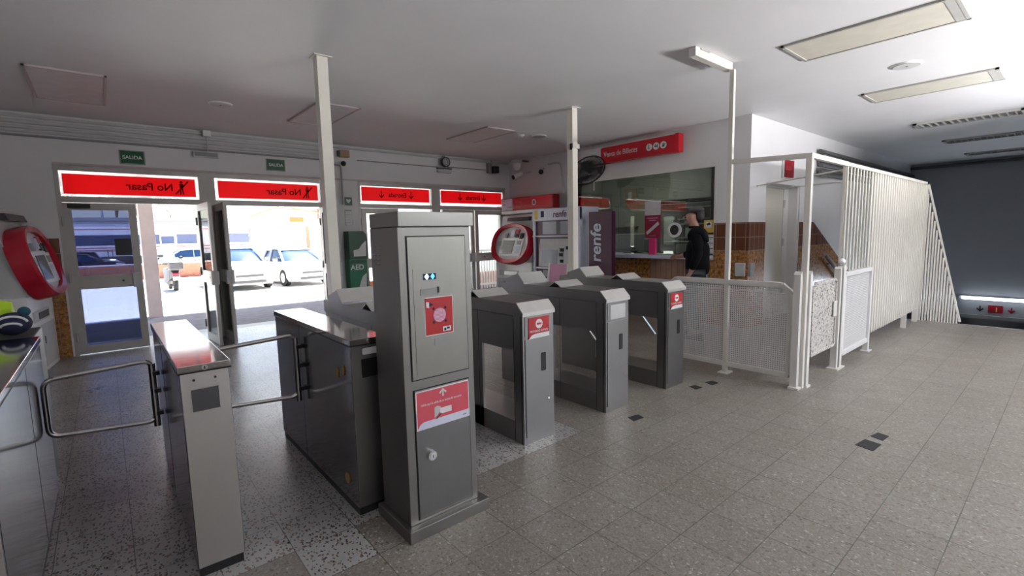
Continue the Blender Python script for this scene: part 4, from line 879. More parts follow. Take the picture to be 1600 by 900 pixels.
t = poster('yellow_notice', 'yellow camera warning notice near the right end of the ticket window', 3.76, 3.92, 1.43, 1.66, 'yellow'); box(XT + .048, XT + .051, 3.79, 3.89, 1.54, 1.63).build('white_field', 'paper', t); MB().prism([(3.80, 1.59), (3.86, 1.57), (3.88, 1.60), (3.83, 1.62)], 'x', XT + .046, XT + .048).build('camera_symbol', 'black', t)
t = poster('yellow_notice', 'small yellow camera notice behind the left part of the ticket window', 5.72, 5.88, 1.32, 1.58, 'yellow'); box(XT + .048, XT + .051, 5.75, 5.85, 1.46, 1.56).build('white_field', 'paper', t); box(XT + .046, XT + .048, 5.77, 5.82, 1.49, 1.53).build('camera_symbol', 'black', t)
for k in range(4):
    t = poster('paper_notice', ('top', 'second', 'third', 'lowest')[k] + ' of the four small white notices down the right edge of the ticket window', 3.745, 3.86, 1.13 + (3 - k) * .085, 1.205 + (3 - k) * .085, 'paper', cat='notice')
# office contents
t = thing('office_monitor', 'grey back of a computer monitor on the office desk, left behind the glass', 'monitor', (7.75, 5.45, 1.1)); box(7.70, 7.76, 5.15, 5.95, 1.14, 1.46, b=.01).build('screen_back', 'white', t); box(7.74, 7.80, 5.5, 5.6, 1.10, 1.2).build('stand', 'dgrey', t); box(7.62, 7.88, 5.4, 5.7, 1.10, 1.115).build('base', 'dgrey', t)
t = thing('office_monitor', 'small dark monitor next to the pink leaflet box', 'monitor', (7.7, 5.0, 1.1)); box(7.60, 7.64, 4.96, 5.22, 1.13, 1.37, b=.01).build('screen_back', 'lgrey', t); box(7.58, 7.70, 5.05, 5.12, 1.10, 1.14).build('stand', 'dgrey', t)
t = thing('office_cabinet', 'dark office equipment rack with pale shelves behind the speaking ring', 'cabinet', (8.9, 5.0, 0))
box(8.9, 9.5, 4.35, 5.9, .0, 2.05, b=.01).build('case', 'caseg', t); m = MB(); [m.box(8.88, 8.9, 4.45, 5.3, z, z + .02) for z in (1.15, 1.35, 1.62, 1.72, 1.95)]; m.build('shelf_edge', 'lgrey', t)
m = MB(); [m.box(8.87, 8.9, y, y + .13, z, z + h) for y, z, h in ((4.5, 1.75, .16), (4.75, 1.74, .12), (5.0, 1.38, .18), (4.6, 1.37, .15), (5.3, 1.17, .14))]; m.build('equipment', 'lgrey', t)
tag(box(8.95, 9.7, 4.2, 5.95, 2.07, 2.14, b=.01).build('shelf', 'black'), 'black shelf on top of the office equipment rack', 'shelf')
t = thing('counter_tray', 'pale counter tray unit under the speaking ring behind the glass', 'tray', (7.5, 4.5, 1.1)); box(7.42, 7.75, 4.2, 4.72, 1.10, 1.32, b=.008).build('case', 'mgrey', t); box(7.41, 7.42, 4.25, 4.45, 1.12, 1.28).build('pale_front', 'white', t); box(7.41, 7.42, 4.48, 4.70, 1.12, 1.30).build('paper_stack', 'lilac', t)
t = thing('key_box', 'small brown key box on the green office wall', 'key box', (10.35, 7.0, 2.3)); box(10.3, 10.4, 7.35, 7.65, 2.30, 2.58).build('case', 'wood', t); box(10.29, 10.3, 7.45, 7.55, 2.33, 2.5).build('paper_label', 'paper', t)
t = thing('office_shelf', 'office wall shelf with paper trays, left behind the glass', 'shelf', (10.3, 7.9, 1.6)); box(10.05, 10.4, 7.3, 8.4, 1.62, 1.65).build('board', 'wood', t); box(10.1, 10.3, 7.5, 7.9, 1.65, 1.74).build('paper_tray', 'mgrey', t)
tag(box(9.9, 10.38, 6.6, 8.4, 0, 1.35, b=.01).build('filing_cabinet', 'office2'), 'low dark filing cabinet along the green office wall', 'cabinet')
t = thing('window_lamp', 'small silver lamp high at the right end of the ticket window', 'lamp', (XT + .1, 3.8, 2.2)); MB().ball((XT + .14, 3.78, 2.22), (.05, .04, .09)).build('reflector', 'chrome', t, smooth=True); MB().tube([(XT + .14, 3.78, 2.22), (XT + .14, 3.72, 2.22)], .012).build('arm', 'alu', t)
tag(MB().tube(round_path([(7.9, 3.98, 1.6), (7.9, 4.0, 1.95), (7.9, 3.93, 2.02)], .1, closed=False), .012).build('hanging_cable', 'black'), 'black cable loop against the office side wall', 'cable')
# pale ribbed boards below the counter
bd = thing('ribbed_board', 'pale brown ribbed boards under the right half of the ticket counter', 'panelling', (XT, 4.5, 0))
for i in range(8): box(XT - .026, XT - .012, 4.02 + i * .104, 4.02 + i * .104 + .097, .0, 1.03, b=.002).build('board', 'brownstrip', bd)

# ------------------------------------------------------------------ stair wall: door, sign, conduits, boxes
t = thing('service_door', 'cream service door in a recess of the stair wall with a brass lock', 'door', (8.5, YS + .2, 0))
box(7.85, 8.98, YS + .17, YS + .21, .0, 2.18).build('door_leaf', 'door', t)
m = MB(); m.box(9.16, 9.23, YS + .02, YS + .25, 0, 2.2).box(7.85, 9.23, YS + .14, YS + .25, 2.17, 2.21).box(8.96, 9.18, YS + .16, YS + .25, 0, 2.18); m.build('door_frame', 'wht_metal', t)
h_ = box(8.05, 8.13, YS + .155, YS + .17, 1.30, 1.56).build('lock_plate', 'yellow', t); MB().cyl((8.09, YS + .155, 1.46), (8.09, YS + .11, 1.46), .022).build('lock_cylinder', 'black', h_); MB().cyl((8.09, YS + .155, 1.35), (8.09, YS + .12, 1.35), .016).build('knob', 'black', h_)
MB().cyl((8.09, YS + .17, 1.67), (8.09, YS + .16, 1.67), .012).build('peephole', 'black', t)
m = MB(); [m.cyl((8.97, YS + .15, z), (8.97, YS + .15, z + .13), .018) for z in (.35, 1.2, 1.85)]; m.build('hinge', 'lgrey', t)
t = thing('red_sign', 'small red wall sign above the service door', 'sign', (8.7, YS, 2.35))
box(8.46, 8.83, YS - .03, YS - .002, 2.33, 2.60).build('panel', 'dred', t); text('SALIDA', .085, 'pinklbl', t, (8.49, YS - .032, 2.44), (1, 0, 0), (0, 0, 1), .002, bold=True, squeeze=.85)
tag(box(8.40, 8.46, YS - .02, YS, 2.31, 2.64).build('sign_backing', 'lgrey'), 'pale strip along the left edge of the small red wall sign', 'strip')
gb = 'thick dark conduits above the slatted screen'
for k, z in enumerate((2.86, 2.78, 2.70, 2.62, 2.53, 2.46)):
    tag(MB().tube([(9.9, YS - .06 - .02 * (k % 2), z), (XB - .05, YS - .06 - .02 * (k % 2), z)], .036).build('dark_conduit', 'caseg', smooth=True), ('topmost', 'second', 'third', 'fourth', 'fifth', 'lowest')[k] + ' of the thick dark conduits on the stair wall', 'conduit', gb)
tag(MB().tube([(XB - .05, YS, 3.05), (XB - .05, -.6, 3.05)], .04).build('far_conduit', 'dgrey', smooth=True), 'dark conduit high on the far wall over the stairs', 'conduit')
t = thing('wall_socket_box', 'pale two part box low on the orange tiles at the ticket office corner', 'box', (7.2, 3.3, .9))
box(XT - .05, XT - .012, 3.22, 3.36, .80, 1.0, b=.004).build('case', 'lgrey', t); box(7.28, 7.42, YS - .05, YS - .012, .80, 1.0, b=.004).build('dark_window', 'mgrey', t)
# far wall: tube lamp, arrows and track sign
t = thing('tube_lamp', 'lit fluorescent tube on the dark far wall above the stairs', 'lamp', (XB, 1.3, -.4))
MB().tube([(XB - .12, .45, -.40), (XB - .12, 1.95, -.40)], .038).build('lit_tube', 'tubelight', t, smooth=True); box(XB - .07, XB, .4, 2.0, -.43, -.36).build('holder', 'lgrey', t)
li = light('tube_lamp_light', 'AREA', (XB - .25, 1.2, -.40), (XE, 1.2, .3), 26, (.8, .9, 1.0), shape='RECTANGLE', size=1.5, size_y=.06); 
t = thing('track_sign', 'small red number 1 sign between down arrows over the underpass', 'sign', (XB, 1.3, -.8))
box(XB - .03, XB - .005, 1.18, 1.45, -.76, -.57).build('red_panel', 'dred', t); text('1', .16, 'yellow', t, (XB - .032, 1.335, -.73), (0, -1, 0), (0, 0, 1), .002, bold=True)
for y in (1.60, 1.03):
    m = MB(); m.box(XB - .012, XB - .005, y - .012, y + .012, -.72, -.60); m.prism([(y, -.75), (y + .07, -.68), (y + .05, -.655), (y, -.70), (y - .05, -.655), (y - .07, -.68)], 'x', XB - .012, XB - .005); m.build('down_arrow', 'dred' if y < 1.3 else 'black', t)
struct('trim_9', box(XB - .10, XB, -.6, YS, -.93, -.84), 'mgrey')
# floor patches
pg = 'dark rubber patches on the floor'
for (a, b, c, d, lb) in ((3.82, 4.00, .80, .92, 'larger dark rubber patch on the open floor at right'), (4.06, 4.20, .80, .89, 'smaller dark rubber patch beside the larger one at right'), (4.17, 4.28, 2.26, 2.36, 'dark floor patch at the foot of the turnstile by the mesh barrier'), (4.40, 4.53, 2.22, 2.32, 'second dark patch between that turnstile and the mesh barrier'), (3.10, 3.24, 2.20, 2.29, 'dark floor patch below the middle turnstile')):
    tag(MB().prism([(a, c + .01), (b - .02, c), (b, d - .02), (a + .03, d)], 'z', 0, .003).build('floor_patch', 'rubber'), lb, 'floor patch', pg)

# ------------------------------------------------------------------ bag and hi-vis cloth at the far left
t = thing('sports_bag', 'navy and white rounded bag on the leftmost steel housing', 'bag', (-.42, 4.15, .97))
MB().ball((-.455, 4.10, 1.035), (.085, .10, .068), 20, 12).build('bag_body', 'blue', t, smooth=True)
m = MB()
for rx, rz, dz in ((.070, .050, .0), (.045, .025, -.012)):
    m.tube([(-.455 + rx * math.cos(a), 4.10 - .098 * math.sqrt(max(0, 1 - (rx * math.cos(a) / .088) ** 2 - ((rz * math.sin(a) + dz) / .07) ** 2)) - .002, 1.035 + dz + rz * math.sin(a)) for a in [PI * (.08 + .84 * i / 12) for i in range(13)]], .007, 8)
m.build('white_piping', 'white', t, smooth=True)
MB().ball((-.405, 4.13, 1.10), (.03, .03, .03)).build('handle_knob', 'teal', t, smooth=True)
o = MB(); rings = []
for k in range(9):
    u = k / 8; x = -.66 + u * .19; rings.append([(x, 4.30 + .06 * math.cos(a) * (1 + .15 * math.sin(5 * a + k)), 1.085 + (.11 - .05 * u) * math.sin(a) * (1 + .1 * math.cos(4 * a))) for a in [2 * PI * i / 16 for i in range(16)]])
o.loft(rings); tag(o.build('safety_vest', 'lime', smooth=True), 'crumpled lime yellow safety vest beside the navy and white bag', 'vest')
tag(box(-.70, -.36, 3.9, 4.42, 0, .962, b=.01).build('low_cupboard', 'dgrey'), 'low dark cupboard behind the leftmost steel housing', 'cupboard')

# ------------------------------------------------------------------ the man at the window
def skin_body(name, joints, edges, mat, parent, root=0, sub=2, loc=None):
    me = bpy.data.meshes.new(name); me.from_pydata([j[0] for j in joints], edges, []); me.update()
    o = bpy.data.objects.new(name, me); C.objects.link(o); o.parent = parent
    sk_ = o.modifiers.new('skin', 'SKIN'); sk_.use_smooth_shade = True; sk_.branch_smoothing = .6
    if not me.skin_vertices: 
        me.attributes.new('x', 'FLOAT', 'POINT')
    return o, me, sk_
def skinned(name, joints, edges, mat, parent, sub=2):
    """joints: (xyz, rx, ry)"""
    me = bpy.data.meshes.new(name); me.from_pydata([j[0] for j in joints], edges, []); me.update()
    o = bpy.data.objects.new(name, me); C.objects.link(o)
    o.modifiers.new('skin', 'SKIN').use_smooth_shade = True
    for v, j in zip(me.skin_vertices[0].data, joints): v.radius = (j[1], j[2])
    me.skin_vertices[0].data[0].use_root = True
    s = o.modifiers.new('sub', 'SUBSURF'); s.levels = sub; s.render_levels = sub
    dg = bpy.context.evaluated_depsgraph_get(); dg.update()
    m2 = bpy.data.meshes.new_from_object(o.evaluated_get(dg)); bpy.data.objects.remove(o)
    m2.name = name; m2.materials.clear(); m2.materials.append(M[mat]); m2.polygons.foreach_set('use_smooth', [True] * len(m2.polygons))
    r = bpy.data.objects.new(name, m2); C.objects.link(r); r.parent = parent; return r
man = thing('person', 'grey haired person in a black quilted jacket standing at the ticket window', 'person', (6.22, 3.41, 0), PI / 2 + .38)
# local frame: +x forward, +y left
J = [((0, 0, .98), .10, .11), ((.00, 0, 1.14), .09, .10), ((.015, 0, 1.32), .10, .11), ((.0, 0, 1.45), .07, .09), ((.03, 0, 1.53), .055, .055), ((.065, 0, 1.60), .068, .062), ((.085, 0, 1.68), .102, .082), ((.080, 0, 1.745), .096, .080),
     ((0, .10, .93), .09, .09), ((.05, .10, .52), .058, .06), ((-.02, .11, .10), .038, .04), ((.10, .12, .05), .03, .038),
     ((0, -.10, .93), .09, .09), ((.16, -.10, .53), .058, .06), ((.20, -.10, .10), .038, .04), ((.32, -.10, .05), .03, .038),
     ((-.01, .17, 1.43), .045, .045), ((-.04, .25, 1.18), .040, .040), ((.05, .24, .95), .034, .032), ((.08, .235, .90), .022, .03),
     ((-.01, -.17, 1.43), .045, .045), ((.06, -.25, 1.20), .040, .040), ((.26, -.30, 1.13), .034, .032), ((.31, -.30, 1.125), .02, .03)]
Ed = [(0, 1), (1, 2), (2, 3), (3, 4), (4, 5), (5, 6), (6, 7), (0, 8), (8, 9), (9, 10), (10, 11), (0, 12), (12, 13), (13, 14), (14, 15), (3, 16), (16, 17), (17, 18), (18, 19), (3, 20), (20, 21), (21, 22), (22, 23)]
nb = len(J)
def hand(base, d, side):
    b = Vector(base); out = []
    for k in range(4):
        off = (k - 1.5) * .018; L = (.07, .078, .074, .06)[k]
        p1 = b + Vector(d) * .035 + Vector((0, 0, off * .9)); p2 = p1 + Vector(d) * L * .5 + Vector((0, side * .006, 0)); p3 = p2 + Vector(d) * L * .45 + Vector((0, side * .02, -.005))
        out.append((p1, p2, p3))
    tb = b + Vector((0, 0, .02)); out.append((tb + Vector(d) * .01, tb + Vector((d[0] * .03 + .01, side * .02, d[2] * .03 + .015)), tb + Vector((d[0] * .055 + .015, side * .025, d[2] * .055 + .015))))
    return out
for base, hd, sd in ((19, (.35, 0, -.93), -1), (23, (.95, .0, -.1), 1)):
    for (p1, p2, p3) in hand(J[base][0], hd, sd):
        i = len(J); J += [(tuple(p1), .010, .010), (tuple(p2), .009, .009), (tuple(p3), .007, .007)]; Ed += [(base, i), (i, i + 1), (i + 1, i + 2)]
skinned('body', J, Ed, 'skin', man)
# head details
f = MB(); f.loft([[(.165, -.012, 1.70), (.155, .012, 1.70), (.150, .010, 1.73), (.150, -.010, 1.73)], [(.202, -.013, 1.668), (.202, .013, 1.668), (.197, .009, 1.682), (.197, -.009, 1.682)], [(.160, -.016, 1.655), (.160, .016, 1.655), (.165, .008, 1.66), (.165, -.008, 1.66)]])
f.build('nose', 'skin', man, smooth=True, local=True)
for s in (-1, 1):
    MB().ball((.075, s * .092, 1.675), (.022, .010, .034), 10, 8).build('ear', 'skin', man, smooth=True, local=True)
    MB().ball((.170, s * .032, 1.705), (.010, .013, .008), 8, 6).build('eye', 'black', man, smooth=True, local=True)
    MB().ball((.174, s * .034, 1.727), (.010, .024, .006), 8, 6).build('eyebrow', 'hair', man, smooth=True, local=True)
MB().ball((.170, 0, 1.632), (.014, .028, .006), 10, 6).build('mouth', 'beard', man, smooth=True, local=True)
h_ = MB().ball((.022, 0, 1.778), (.098, .084, .048), 18, 12); h_.ball((-.022, 0, 1.700), (.058, .082, .085), 16, 10)
h_.build('hair', 'hair', man, smooth=True, local=True)
MB().ball((.122, 0, 1.610), (.058, .060, .040), 14, 10).build('stubble', 'beard', man, smooth=True, local=True)
K = [((0, 0, .84), .185, .19), ((.0, 0, 1.05), .17, .19), ((.0, 0, 1.22), .17, .20), ((-.01, 0, 1.36), .16, .20), ((-.015, 0, 1.47), .12, .14), ((.02, 0, 1.57), .088, .085),
     ((-.01, .18, 1.42), .09, .09), ((-.04, .27, 1.18), .068, .068), ((.045, .25, .97), .052, .052), ((-.01, -.18, 1.42), .09, .09), ((.06, -.27, 1.20), .068, .068), ((.24, -.30, 1.135), .052, .052)]
skinned('jacket', K, [(0, 1), (1, 2), (2, 3), (3, 4), (4, 5), (4, 6), (6, 7), (7, 8), (4, 9), (9, 10), (10, 11)], 'jacket', man)
q = MB()
for z, rx, ry in ((.80, .176, .186), (1.575, .080, .078)): q.tube([((.0 if z < 1 else .03) + rx * math.cos(a), ry * math.sin(a), z - .03) for a in [2 * PI * k / 24 for k in range(24)]], .016, 8, True)
q.build('hem_and_collar', 'jacket', man, smooth=True, local=True)
T = [((0, 0, .92), .13, .155), ((0, .10, .86), .105, .10), ((.05, .10, .50), .078, .078), ((-.02, .11, .12), .065, .06), ((0, -.10, .86), .105, .10), ((.16, -.10, .52), .078, .078), ((.20, -.10, .12), .065, .06)]
skinned('trousers', T, [(0, 1), (1, 2), (2, 3), (0, 4), (4, 5), (5, 6)], 'jeans', man)
for x, y in ((-.03, .115), (.19, -.10)):
    MB().loft([[(x - .08 + u * .29, y + w_ * .05 * (1 - .3 * u), z * (.10 - .05 * u)) for w_, z in ((-1, 0), (1, 0), (1, .6), (.5, 1), (-.5, 1), (-1, .6))] for u in (0, .3, .6, .9, 1.0)]).build('shoe', 'black', man, smooth=False, local=True)

# ------------------------------------------------------------------ street: vehicles
def car(label, loc, rz, paint_, L=4.3, Wd=1.80, H=1.55, suv=True, group=None, name='car'):
    """local: front at x=0 facing -x, y across"""
    t = thing(name, label, 'car', loc, rz, group)
    hw = Wd / 2; hood = .62 * H; belt = .60 * H + .04
    def sec(x, w, zb, zs, zt):   # lower body section
        return [(x, -w * .9, zb), (x, -w, zb + .14), (x, -w, zs), (x, -w * .90, zt), (x, -w * .4, zt + .03), (x, w * .4, zt + .03), (x, w * .90, zt), (x, w, zs), (x, w, zb + .14), (x, w * .9, zb)]
    b = MB(); b.loft([sec(0, hw * .80, .25, .45, hood - .22), sec(.08, hw * .93, .20, .55, hood - .12), sec(.4, hw, .19, .62, hood - .04), sec(1.15, hw, .19, .70, hood + .03), sec(2.0, hw, .19, .74, belt), sec(L - 1.0, hw, .19, .78, belt + .02), sec(L - .2, hw * .96, .25, .78, belt), sec(L, hw * .88, .35, .7, belt - .12)])
    b.build('body_shell', paint_, t, smooth=True, local=True)
    def roofsec(x, w, z0, z1, wt): return [(x, -w, z0), (x, -wt, z1 - .05), (x, -wt * .7, z1), (x, wt * .7, z1), (x, wt, z1 - .05), (x, w, z0)]
    g = MB(); rb = L - .35 if suv else L - .9
    g.loft([roofsec(1.02, hw * .86, hood, hood + .03, hw * .84), roofsec(1.75, hw * .87, belt, H - .09, hw * .70), roofsec(2.3, hw * .87, belt, H - .03, hw * .70), roofsec(rb - .3, hw * .87, belt, H - .06, hw * .69), roofsec(rb, hw * .84, belt, belt + .12, hw * .78)])
    g.build('window_glass', 'carglass', t, smooth=True, local=True)
    r = MB(); r.loft([[(1.72, -hw * .69, H - .10), (1.72, hw * .69, H - .10), (1.72, hw * .69, H - .06), (1.72, -hw * .69, H - .06)], [(2.3, -hw * .73, H - .05), (2.3, hw * .73, H - .05), (2.3, hw * .70, H), (2.3, -hw * .70, H)], [(rb - .25, -hw * .72, H - .08), (rb - .25, hw * .72, H - .08), (rb - .25, hw * .69, H - .02), (rb - .25, -hw * .69, H - .02)]])
    for s in (-1, 1):
        bar(r, (1.02, s * hw * .87, hood + .02), (1.74, s * hw * .72, H - .07), .03, .03); bar(r, (2.5, s * hw * .89, belt), (2.5, s * hw * .74, H - .05), .03, .02); bar(r, (rb - .02, s * hw * .86, belt), (rb - .3, s * hw * .72, H - .05), .04, .04)
    r.build('roof', paint_, t, local=True)
    for s in (-1, 1):
        MB().prism([(.10, .52), (.10, .66), (.42, .74), (.50, .68)], 'y', s * hw * .98 - .02, s * hw * .98 + .02).prism([(.58 * s * hw, .50), (.58 * s * hw, .62), (.95 * s * hw, .69), (.95 * s * hw, .58)], 'x', .03, .12).build('headlight', 'lamp', t, local=True)
        for wx in (.82, L - .85):
            w_ = MB().cyl((wx, s * (hw - .20), .33), (wx, s * (hw + .01), .33), .33, n=24).build('wheel', 'tyre', t, local=True)
            MB().cyl((wx, s * (hw + .0), .33), (wx, s * (hw + .02), .33), .20, n=16).build('hub_cap', 'lgrey', w_, local=True)
        box(1.25, 1.36, min(s * hw, s * (hw + .17)), max(s * hw, s * (hw + .17)), belt + .02, belt + .15, b=.02).build('door_mirror', paint_, t, local=True)
    gr = MB(); gr.box(-.012, .05, -hw * .52, hw * .52, .50, .58); gr.box(-.012, .05, -hw * .62, hw * .62, .28, .37); gr.build('grille', 'dgrey', t, local=True)
    box(-.03, .02, -.26, .26, .39, .49).build('number_plate', 'paper', t, local=True)
    box(-.035, .08, -hw * .85, hw * .85, .20, .27, b=.01).build('bumper', 'mgrey', t, local=True)
    if suv:
        for s in (-1, 1): MB().tube([(1.95, s * hw * .66, H + .0), (2.05, s * hw * .66, H + .06), (rb - .5, s * hw * .66, H + .05), (rb - .4, s * hw * .66, H)], .02).build('roof_rail', 'dgrey', t, local=True)
    return t
gp = 'cars parked beyond the doors'
car('silver grey estate car with roof rails parked facing the doors behind the open leaves', (4.05, 19.9, -.35), math.radians(92), 'cars', H=1.62)
car('white car parked right of the silver one, partly behind the nearest cream pole', (6.35, 19.8, -.35), math.radians(96), 'carw', Wd=1.82, H=1.50, suv=False)
car('dark saloon seen side-on through the tinted door glass', (.95, 39.0, -.42), math.radians(180), 'card', H=1.35, suv=False, group='side-on cars before the train')
car('pale blue saloon seen side-on behind the scooter', (2.1, 39.5, -.42), 0, 'carb', H=1.42, suv=False, group='side-on cars before the train')
car('dark car behind the tinted glass at far left', (-3.6, 41.0, -.42), 0, 'card', H=1.4, suv=False, group='side-on cars before the train')
t = thing('scooter', 'motor scooter with top box parked seen from behind in the bright doorway', 'scooter', (2.0, 22.2, -.37), math.radians(93))
w_ = MB().cyl((.25, -.06, .25), (.25, .06, .25), .25, n=24).build('rear_wheel', 'tyre', t, local=True)
MB().cyl((1.5, -.05, .25), (1.5, .05, .25), .25, n=24).build('front_wheel', 'tyre', t, local=True)
MB().loft([[(.0, -.10, .55), (.0, .10, .55), (.0, .08, .70), (.0, -.08, .70)], [(.3, -.20, .40), (.3, .20, .40), (.3, .17, .80), (.3, -.17, .80)], [(.8, -.20, .30), (.8, .20, .30), (.8, .15, .74), (.8, -.15, .74)], [(1.0, -.2, .22), (1.0, .2, .22), (1.0, .18, .32), (1.0, -.18, .32)]]).build('tail_body', 'dgrey', t, local=True)
MB().loft([[(1.05, -.25, .25), (1.05, .25, .25), (1.15, .24, .30), (1.15, -.24, .30)], [(1.3, -.22, .85), (1.3, .22, .85), (1.4, .16, .85), (1.4, -.16, .85)]]).build('leg_shield', 'lgrey', t, local=True)
MB().box(.1, .95, -.15, .15, .76, .86, b=.03).build('seat', 'black', t, local=True); box(-.28, .12, -.22, .22, .82, 1.12, b=.05).build('top_box', 'dgrey', t, local=True)
MB().tube([(1.2, -.36, 1.02), (1.28, -.1, 1.0), (1.28, .1, 1.0), (1.2, .36, 1.02)], .02).build('handlebar', 'black', t, local=True)
MB().loft([[(1.30, -.22, 1.0), (1.30, .22, 1.0), (1.31, .22, 1.0), (1.31, -.22, 1.0)], [(1.15, -.18, 1.42), (1.15, .18, 1.42), (1.16, .18, 1.42), (1.16, -.18, 1.42)]]).build('windscreen', 'lamp', t, local=True)
for s in (-1, 1):
    MB().ball((1.15, s * .38, 1.25), (.03, .08, .05)).tube([(1.22, s * .28, 1.02), (1.17, s * .36, 1.22)], .008).build('mirror', 'black', t, smooth=True, local=True)
box(-.06, -.04, -.11, .11, .42, .56).build('number_plate', 'paper', t, local=True); MB().ball((-.02, 0, .66), (.04, .12, .05)).build('tail_lamp', 'redg', t, smooth=True, local=True)
# low terracotta wall
t = thing('planter_wall', 'long low terracotta wall behind the scooter', 'wall', (2, 31, -.4)); box(-9, 8.2, 31, 31.4, -.5, .36).build('wall_block', 'brick', t); box(-9.05, 8.25, 30.95, 31.45, .36, .42).build('coping', 'pillar', t)
# ------------------------------------------------------------------ train
t = thing('train', 'white commuter train with red stripes and dark windows standing beyond the cars', 'train', (0, 55, -.5))
def trsec(x): return [(x, 55, .35), (x, 55, 2.95), (x, 55.15, 3.2), (x, 55.5, 3.45), (x, 57.3, 3.45), (x, 57.8, 3.0), (x, 57.8, .35)]
MB().loft([trsec(-30), trsec(12.2)]).build('carriage_body', 'train', t)
box(-30, 12, 55.2, 57.6, 3.40, 3.75).build('roof_unit', 'traingrey', t); box(-30, 12, 55.1, 57.7, -.6, .36).build('underframe', 'dgrey', t)
m = MB(); m.box(-30, 12.2, 54.985, 55.01, 2.68, 2.74).box(-30, 12.2, 54.985, 55.01, 1.06, 1.14).box(-30, 12.2, 54.985, 55.01, .78, .84); m.build('red_stripe', 'trainred', t)
for x0, x1 in ((-8, -3.2), (-2.8, 2.6), (3.6, 4.0), (5.3, 6.9), (7.3, 8.4), (8.8, 11.4)): box(x0, x1, 54.97, 55.0, 1.32, 2.22).build('window', 'trainglass', t)
d_ = box(4.0, 5.2, 54.96, 55.0, .5, 2.6).build('door', 'train', t); box(4.1, 5.1, 54.94, 54.96, 1.35, 2.05).build('door_window', 'trainglass', d_); box(4.05, 5.15, 54.93, 54.96, 2.25, 2.32).build('door_rail', 'dgrey', d_)
m = MB(); rr = random.Random(3)
for k in range(4):
    x = 1.6 + k * .42; m.tube([(x + .22 * math.cos(a) * rr.uniform(.6, 1.1), 54.96, .95 + .28 * math.sin(a)) for a in [2 * PI * i / 14 for i in range(rr.randint(9, 14))]], .018, 5)
m.build('graffiti', 'dgrey', t)
tag(MB().tube([(-30, 50, 3.22), (14, 50, 3.28)], .03).build('overhead_wire', 'dgrey'), 'dark overhead wire along the train roof', 'wire')
for i, (x, lb) in enumerate(((.15, 'pole with a white lamp left of the train windows'), (5.6, 'thin pole behind the train above the scooter'))):
    t = thing('catenary_pole', lb, 'pole', (x, 60, -.5)); MB().cyl((x, 60, -.5), (x, 60, 9), .12, .09).build('mast', 'traingrey', t); box(x - .25, x + .25, 59.8, 60.2, 4.6, 4.9).build('insulator', 'white', t)
# fence with a frame in front of train
t = thing('metal_railing', 'dark metal railing in front of the train behind the dark saloon', 'railing', (0, 46, -.5))
m = MB(); 
for x in (-3.5, -1.55, -1.3, .2, .45, 3.0): m.box(x - .03, x + .03, 46, 46.05, -.5, 1.05)
m.box(-3.5, 3.0, 46, 46.05, .98, 1.04).box(-3.5, 3.0, 46, 46.05, .35, .40); m.build('rails', 'dgrey', t)
# ------------------------------------------------------------------ buildings at right
t = thing('garage_building', 'low white building with a pale roller door behind the parked cars', 'building', (10, 36, -.4))
box(8.9, 24, 36, 40, -.5, 2.95).build('wall', 'bldg', t); box(8.8, 24, 35.6, 40, 2.95, 3.10).build('roof_edge', 'lgrey', t)
box(9.3, 11.0, 35.96, 36, -.5, 2.25).build('roller_door', 'white', t); box(9.2, 11.2, 35.93, 36, 2.2, 2.42).build('door_header', 'mgrey', t); box(11.15, 11.35, 35.9, 36, .6, 2.4).build('drain_pipe', 'wood', t)
box(10.0, 10.9, 35.5, 35.6, 2.70, 3.0).build('orange_sign', 'orange', t); box(12.1, 12.9, 35.5, 35.6, 2.55, 3.05).build('purple_sign', 'purple', t)
t = thing('blue_grey_gate', 'pale blue grey panel gate left of the roller door', 'gate', (8.3, 36, -.5)); box(7.5, 8.85, 35.95, 36.05, -.5, 2.35).build('panel', 'lilac', t); m = MB(); m.box(7.5, 8.85, 35.93, 36.07, 1.1, 1.15).box(7.5, 8.85, 35.93, 36.07, -.4, -.3).box(7.5, 7.58, 35.9, 36.1, -.5, 2.4); m.build('gate_frame', 'mgrey', t)
t = thing('thatched_awning', 'weathered wooden gable awning above the white building', 'awning', (10.5, 34.5, 3.2))
m = MB(); bar(m, (7.3, 34.5, 3.0), (9.2, 34.5, 3.75), .06, .05); bar(m, (9.2, 34.5, 3.75), (12.8, 34.5, 3.05), .06, .05); m.build('gable_beam', 'wood', t)
MB().add([(8.8, 34.5, 3.55), (12.4, 34.5, 3.3), (12.4, 37, 3.9), (8.8, 37, 4.1), (8.8, 34.5, 3.62), (12.4, 34.5, 3.38), (12.4, 37, 3.98), (8.8, 37, 4.18)], [(0, 1, 2, 3), (7, 6, 5, 4), (0, 4, 5, 1), (1, 5, 6, 2), (2, 6, 7, 3), (3, 7, 4, 0)]).build('awning_sheet', 'brownstrip', t)
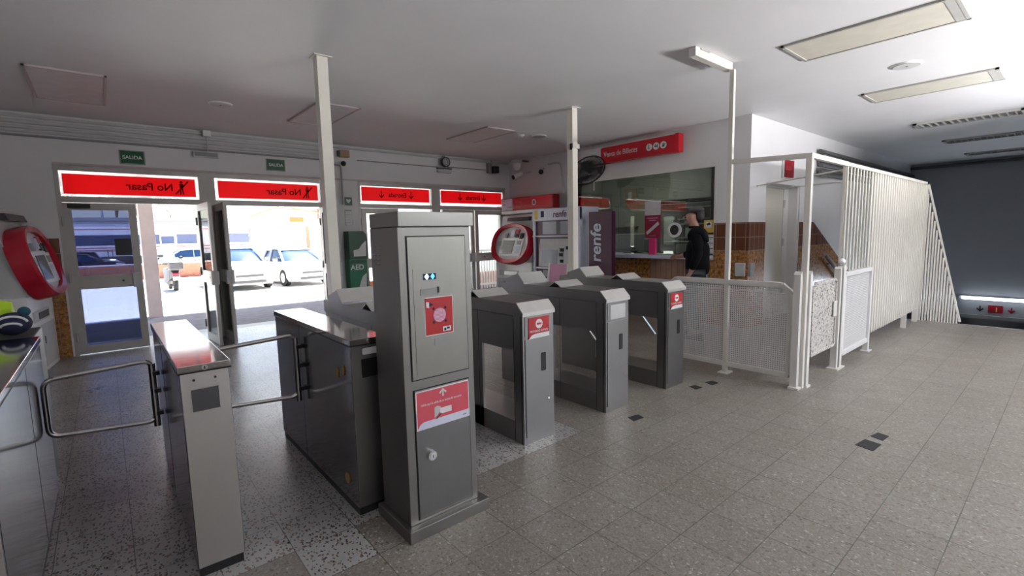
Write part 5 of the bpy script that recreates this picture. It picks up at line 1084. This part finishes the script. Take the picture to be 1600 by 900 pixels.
box(8.95, 9.25, 34.4, 34.7, 2.9, 3.4).build('awning_post', 'traingrey', t); box(11.6, 12.1, 34.4, 34.8, 2.9, 3.6).build('hanging_tool', 'wood', t)
# bare trees behind the train
def tree(x, y, h, seed, label):
    t = thing('bare_tree', label, 'tree', (x, y, -.5), group='bare trees behind the train'); rr = random.Random(seed)
    tr = MB(); br = MB(); tr.cyl((x, y, -.5), (x, y, h * .45), .16, .10)
    def grow(p, d, L, r, n):
        q = p + d * L; br.cyl(p, q, r, r * .6, 5, False)
        if n:
            for k in range(3): grow(q, (d + Vector((rr.uniform(-.8, .8), rr.uniform(-.5, .5), rr.uniform(-.1, .6)))).normalized(), L * .68, r * .6, n - 1)
    for k in range(4): grow(Vector((x, y, h * .42)), Vector((rr.uniform(-.3, .3), rr.uniform(-.4, .4), 1)).normalized(), h * .2, .07, 4)
    tr.build('trunk', 'bark', t); br.build('branches', 'bark', t)
for i, (x, lb) in enumerate(((-2.5, 'bare tree at the left of the tinted door glass'), (1.4, 'bare tree seen through the middle of the tinted door glass'), (3.9, 'bare tree near the square pinkish pillar'), (8.0, 'bare tree above the bright doorway'))): tree(x, 64 + 7 * i, 8.5 + i % 2, i + 5, lb)
# ------------------------------------------------------------------ slatted white fence and orange barrier outside the right doors
t = thing('picket_fence', 'white upright bar fence outside behind the right-hand doors', 'fence', (8.4, 11.5, 0))
x = 5.2
while x < 10.5: box(x, x + .035, 11.48, 11.52, -.1, 1.06).build('bar', 'white', t); x += .10
box(5.2, 10.5, 11.47, 11.53, 1.02, 1.08).box(5.2, 10.5, 11.47, 11.53, .02, .07).build('rail', 'white', t)
tag(box(4.9, 10.8, 12.0, 12.15, -.1, .36).build('orange_kerb_wall', 'orange'), 'low orange wall behind the white bar fence', 'wall')
t = thing('side_wall', 'bright white wall seen through the right-hand door glass', 'wall', (9, 15, 0)); box(9.0, 18, 17.2, 17.5, -.3, 3.6).build('wall_block', 'bldg', t); box(8.9, 18.1, 17.15, 17.55, 3.6, 3.75).build('coping', 'lgrey', t)
